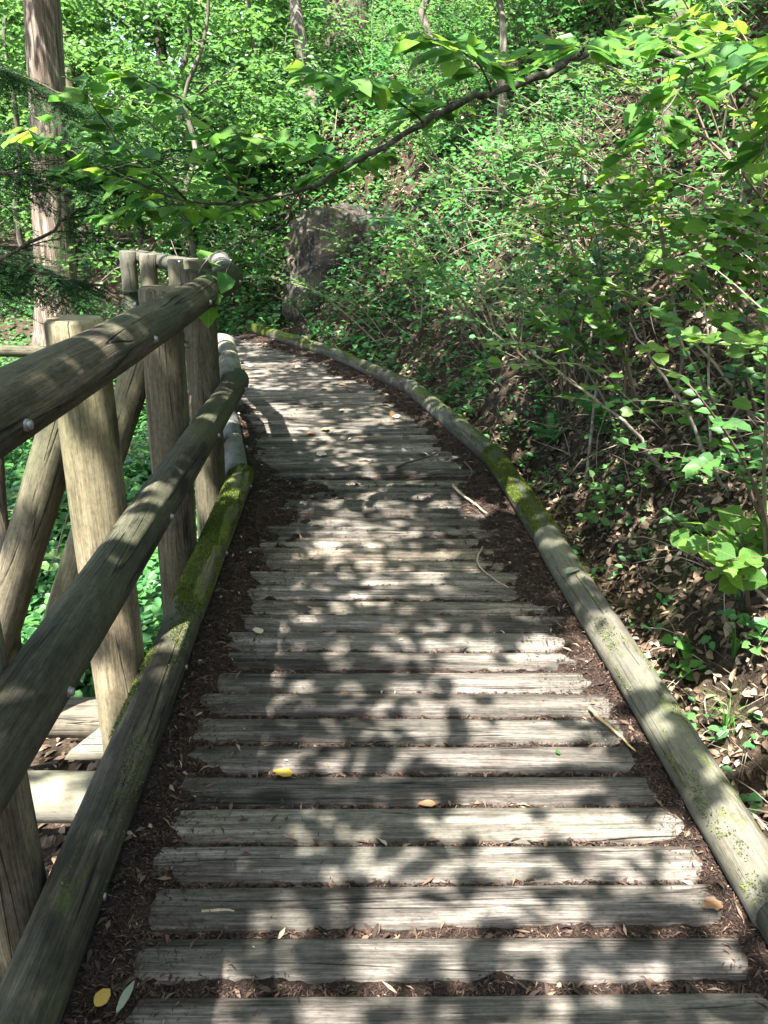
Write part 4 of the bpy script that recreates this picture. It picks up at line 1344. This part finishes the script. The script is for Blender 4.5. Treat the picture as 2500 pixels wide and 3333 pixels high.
fallen_twig([(.62, 2.66, .012), (.66, 2.72, .02), (.73, 2.77, .02)], .004, 'fine bent twig near the kerb beside the middle planks', M['twig_dark'])
fallen_twig([(.50, 4.62, .02), (.53, 4.42, .025), (.49, 4.28, .025)], .006, 'brown forked twig end near the kerb bend', M['twig_dark'])


def fallen_leaf(p, L, a, tilt, label, mat, group=None, shape=0, cat='leaf', wid=1.0):
    me_ = (LEAF + OVAL)[shape].copy(); me_.materials.clear(); me_.materials.append(mat)
    o = tag(obj('fallen_leaf', me_, None), label, cat, group)
    o.matrix_local = Matrix.Translation(p) @ Matrix.Rotation(a, 4, 'Z') @ Matrix.Rotation(tilt, 4, 'Y') @ Matrix.Diagonal((L * wid, L, L, 1))
    return o


M['yellow'] = plain('yellow_leaf', (.42, .27, .045)); M['brown'] = plain('brown_leaf', (.24, .13, .06)); M['pale'] = plain('pale_leaf', (.55, .45, .32)); M['rust'] = plain('rust_leaf', (.26, .14, .07)); M['greyleaf'] = plain('grey_leaf', (.22, .25, .17))
fallen_leaf((-.25, 1.735, .008), .062, R(60), R(18), 'curled yellow-brown leaf on a plank left of the middle', M['yellow'], shape=0)
fallen_leaf((-.55, 1.04, .036), .042, R(-25), R(25), 'small bright yellow leaf at the bottom left on the mulch', M['yellow'], shape=4)
fallen_leaf((-.505, 1.03, .03), .075, R(-10), R(5), 'long olive-brown strip of leaf at the bottom left', M['greyleaf'], shape=5, wid=.35)
fallen_leaf((-.455, 2.50, .012), .06, R(25), R(10), 'pale whitish leaf scrap at the left end of the middle planks', M['pale'], shape=5)
fallen_leaf((.155, 1.645, .0), .05, R(85), R(10), 'flat brown leaf in the slot between two planks', M['rust'], shape=3)
fallen_leaf((.03, 5.75, .03), .07, R(-40), R(70), 'dark brown leaf standing on edge on the far boards', M['brown'], shape=3)
fallen_leaf((.80, 2.86, .137), .075, R(130), R(8), 'grey-green leaf lying on the right kerb log', M['greyleaf'], shape=3)
fallen_leaf((.53, 1.85, .008), .022, R(10), R(5), 'tiny bright green leaf on a plank at the right', M['grass'], shape=3)
fallen_leaf((.80, 1.33, .01), .05, R(100), R(15), 'orange-brown leaf at the right end of a near plank', M['rust'], shape=0)
fallen_leaf((.02, 1.50, -.004), .045, R(40), R(40), 'curled tan leaf in a gap near the centre', M['pale'], shape=4)
for k in range(34):
    y = rng.uniform(4.6, 9.2); e0 = float(np.interp(y, RAIL[:, 1], RAIL[:, 0])) + .15; e1 = float(np.interp(-y, -KERB[::-1, 1], KERB[::-1, 0])) if False else float(np.interp(y, KERB[:, 1], KERB[:, 0])) - .12
    x = rng.uniform(max(e0, -1.7), e1)
    fallen_leaf((x, y, .012), rng.uniform(.045, .09), rng.uniform(0, 6.28), rng.uniform(-.4, .4), 'dry curled leaf scattered on the far boards', [M['pale'], M['brown'], M['rust'], M['pale']][k % 4], 'dry leaves on the far boards', k % 6)


# ------------------------------------------------------------------ raised moss on the damp logs
M['moss'] = litter_mat('moss_tuft', [(0, (.020, .034, .005)), (.5, (.065, .095, .012)), (1, (.16, .19, .030))])


def moss_tufts(p, q, r, n, seed, parent, base, thr=.1, lo=-80, hi=80):
    p = np.array(p, float); q = np.array(q, float); T = nrmz(q - p); L = np.linalg.norm(q - p)
    sd = nrmz(np.cross(T, [0, 0, 1.])); up = np.cross(sd, T)
    t = rng.random(n); a = rng.uniform(R(lo), R(hi), n)
    m = fbm(t * L * 4.5 + seed, a * 1.3, seed, 4) > thr
    t, a = t[m], a[m]; n = len(t)
    N = sd * np.sin(a)[:, None] + up * np.cos(a)[:, None]
    P = p + T * (t * L)[:, None] + N * r * .985 - np.array(base)
    ax = nrmz(N + rng.normal(0, .45, (n, 3)))
    V, F = leaves(P, ax, rng.normal(0, 1, (n, 3)), rng.uniform(.004, .010, n), rng.uniform(.002, .0045, n), 0, .2)
    tag(obj('moss', mesh('moss', V, F, np.repeat(rng.beta(2, 2, n), 6)), M['moss'], parent), kind='stuff')


for i, n_, thr in ((1, 9000, .55), (2, 26000, -.35), (3, 9000, .12), (4, 8000, .0), (5, 6000, -.2), (6, 4000, -.9)):
    moss_tufts((*kb[i], .068), (*kb[i + 1], .07), .065, n_, 300 + i, bw, (0, 0, 0), thr)
moss_tufts((-.7215, 2.46, .10), (-.797, 4.07, .10), .065, 34000, 311, fence, FB, -.22)
moss_tufts((-.66, 1.2, .10), (-.722, 2.47, .10), .065, 9000, 312, fence, FB, .35)
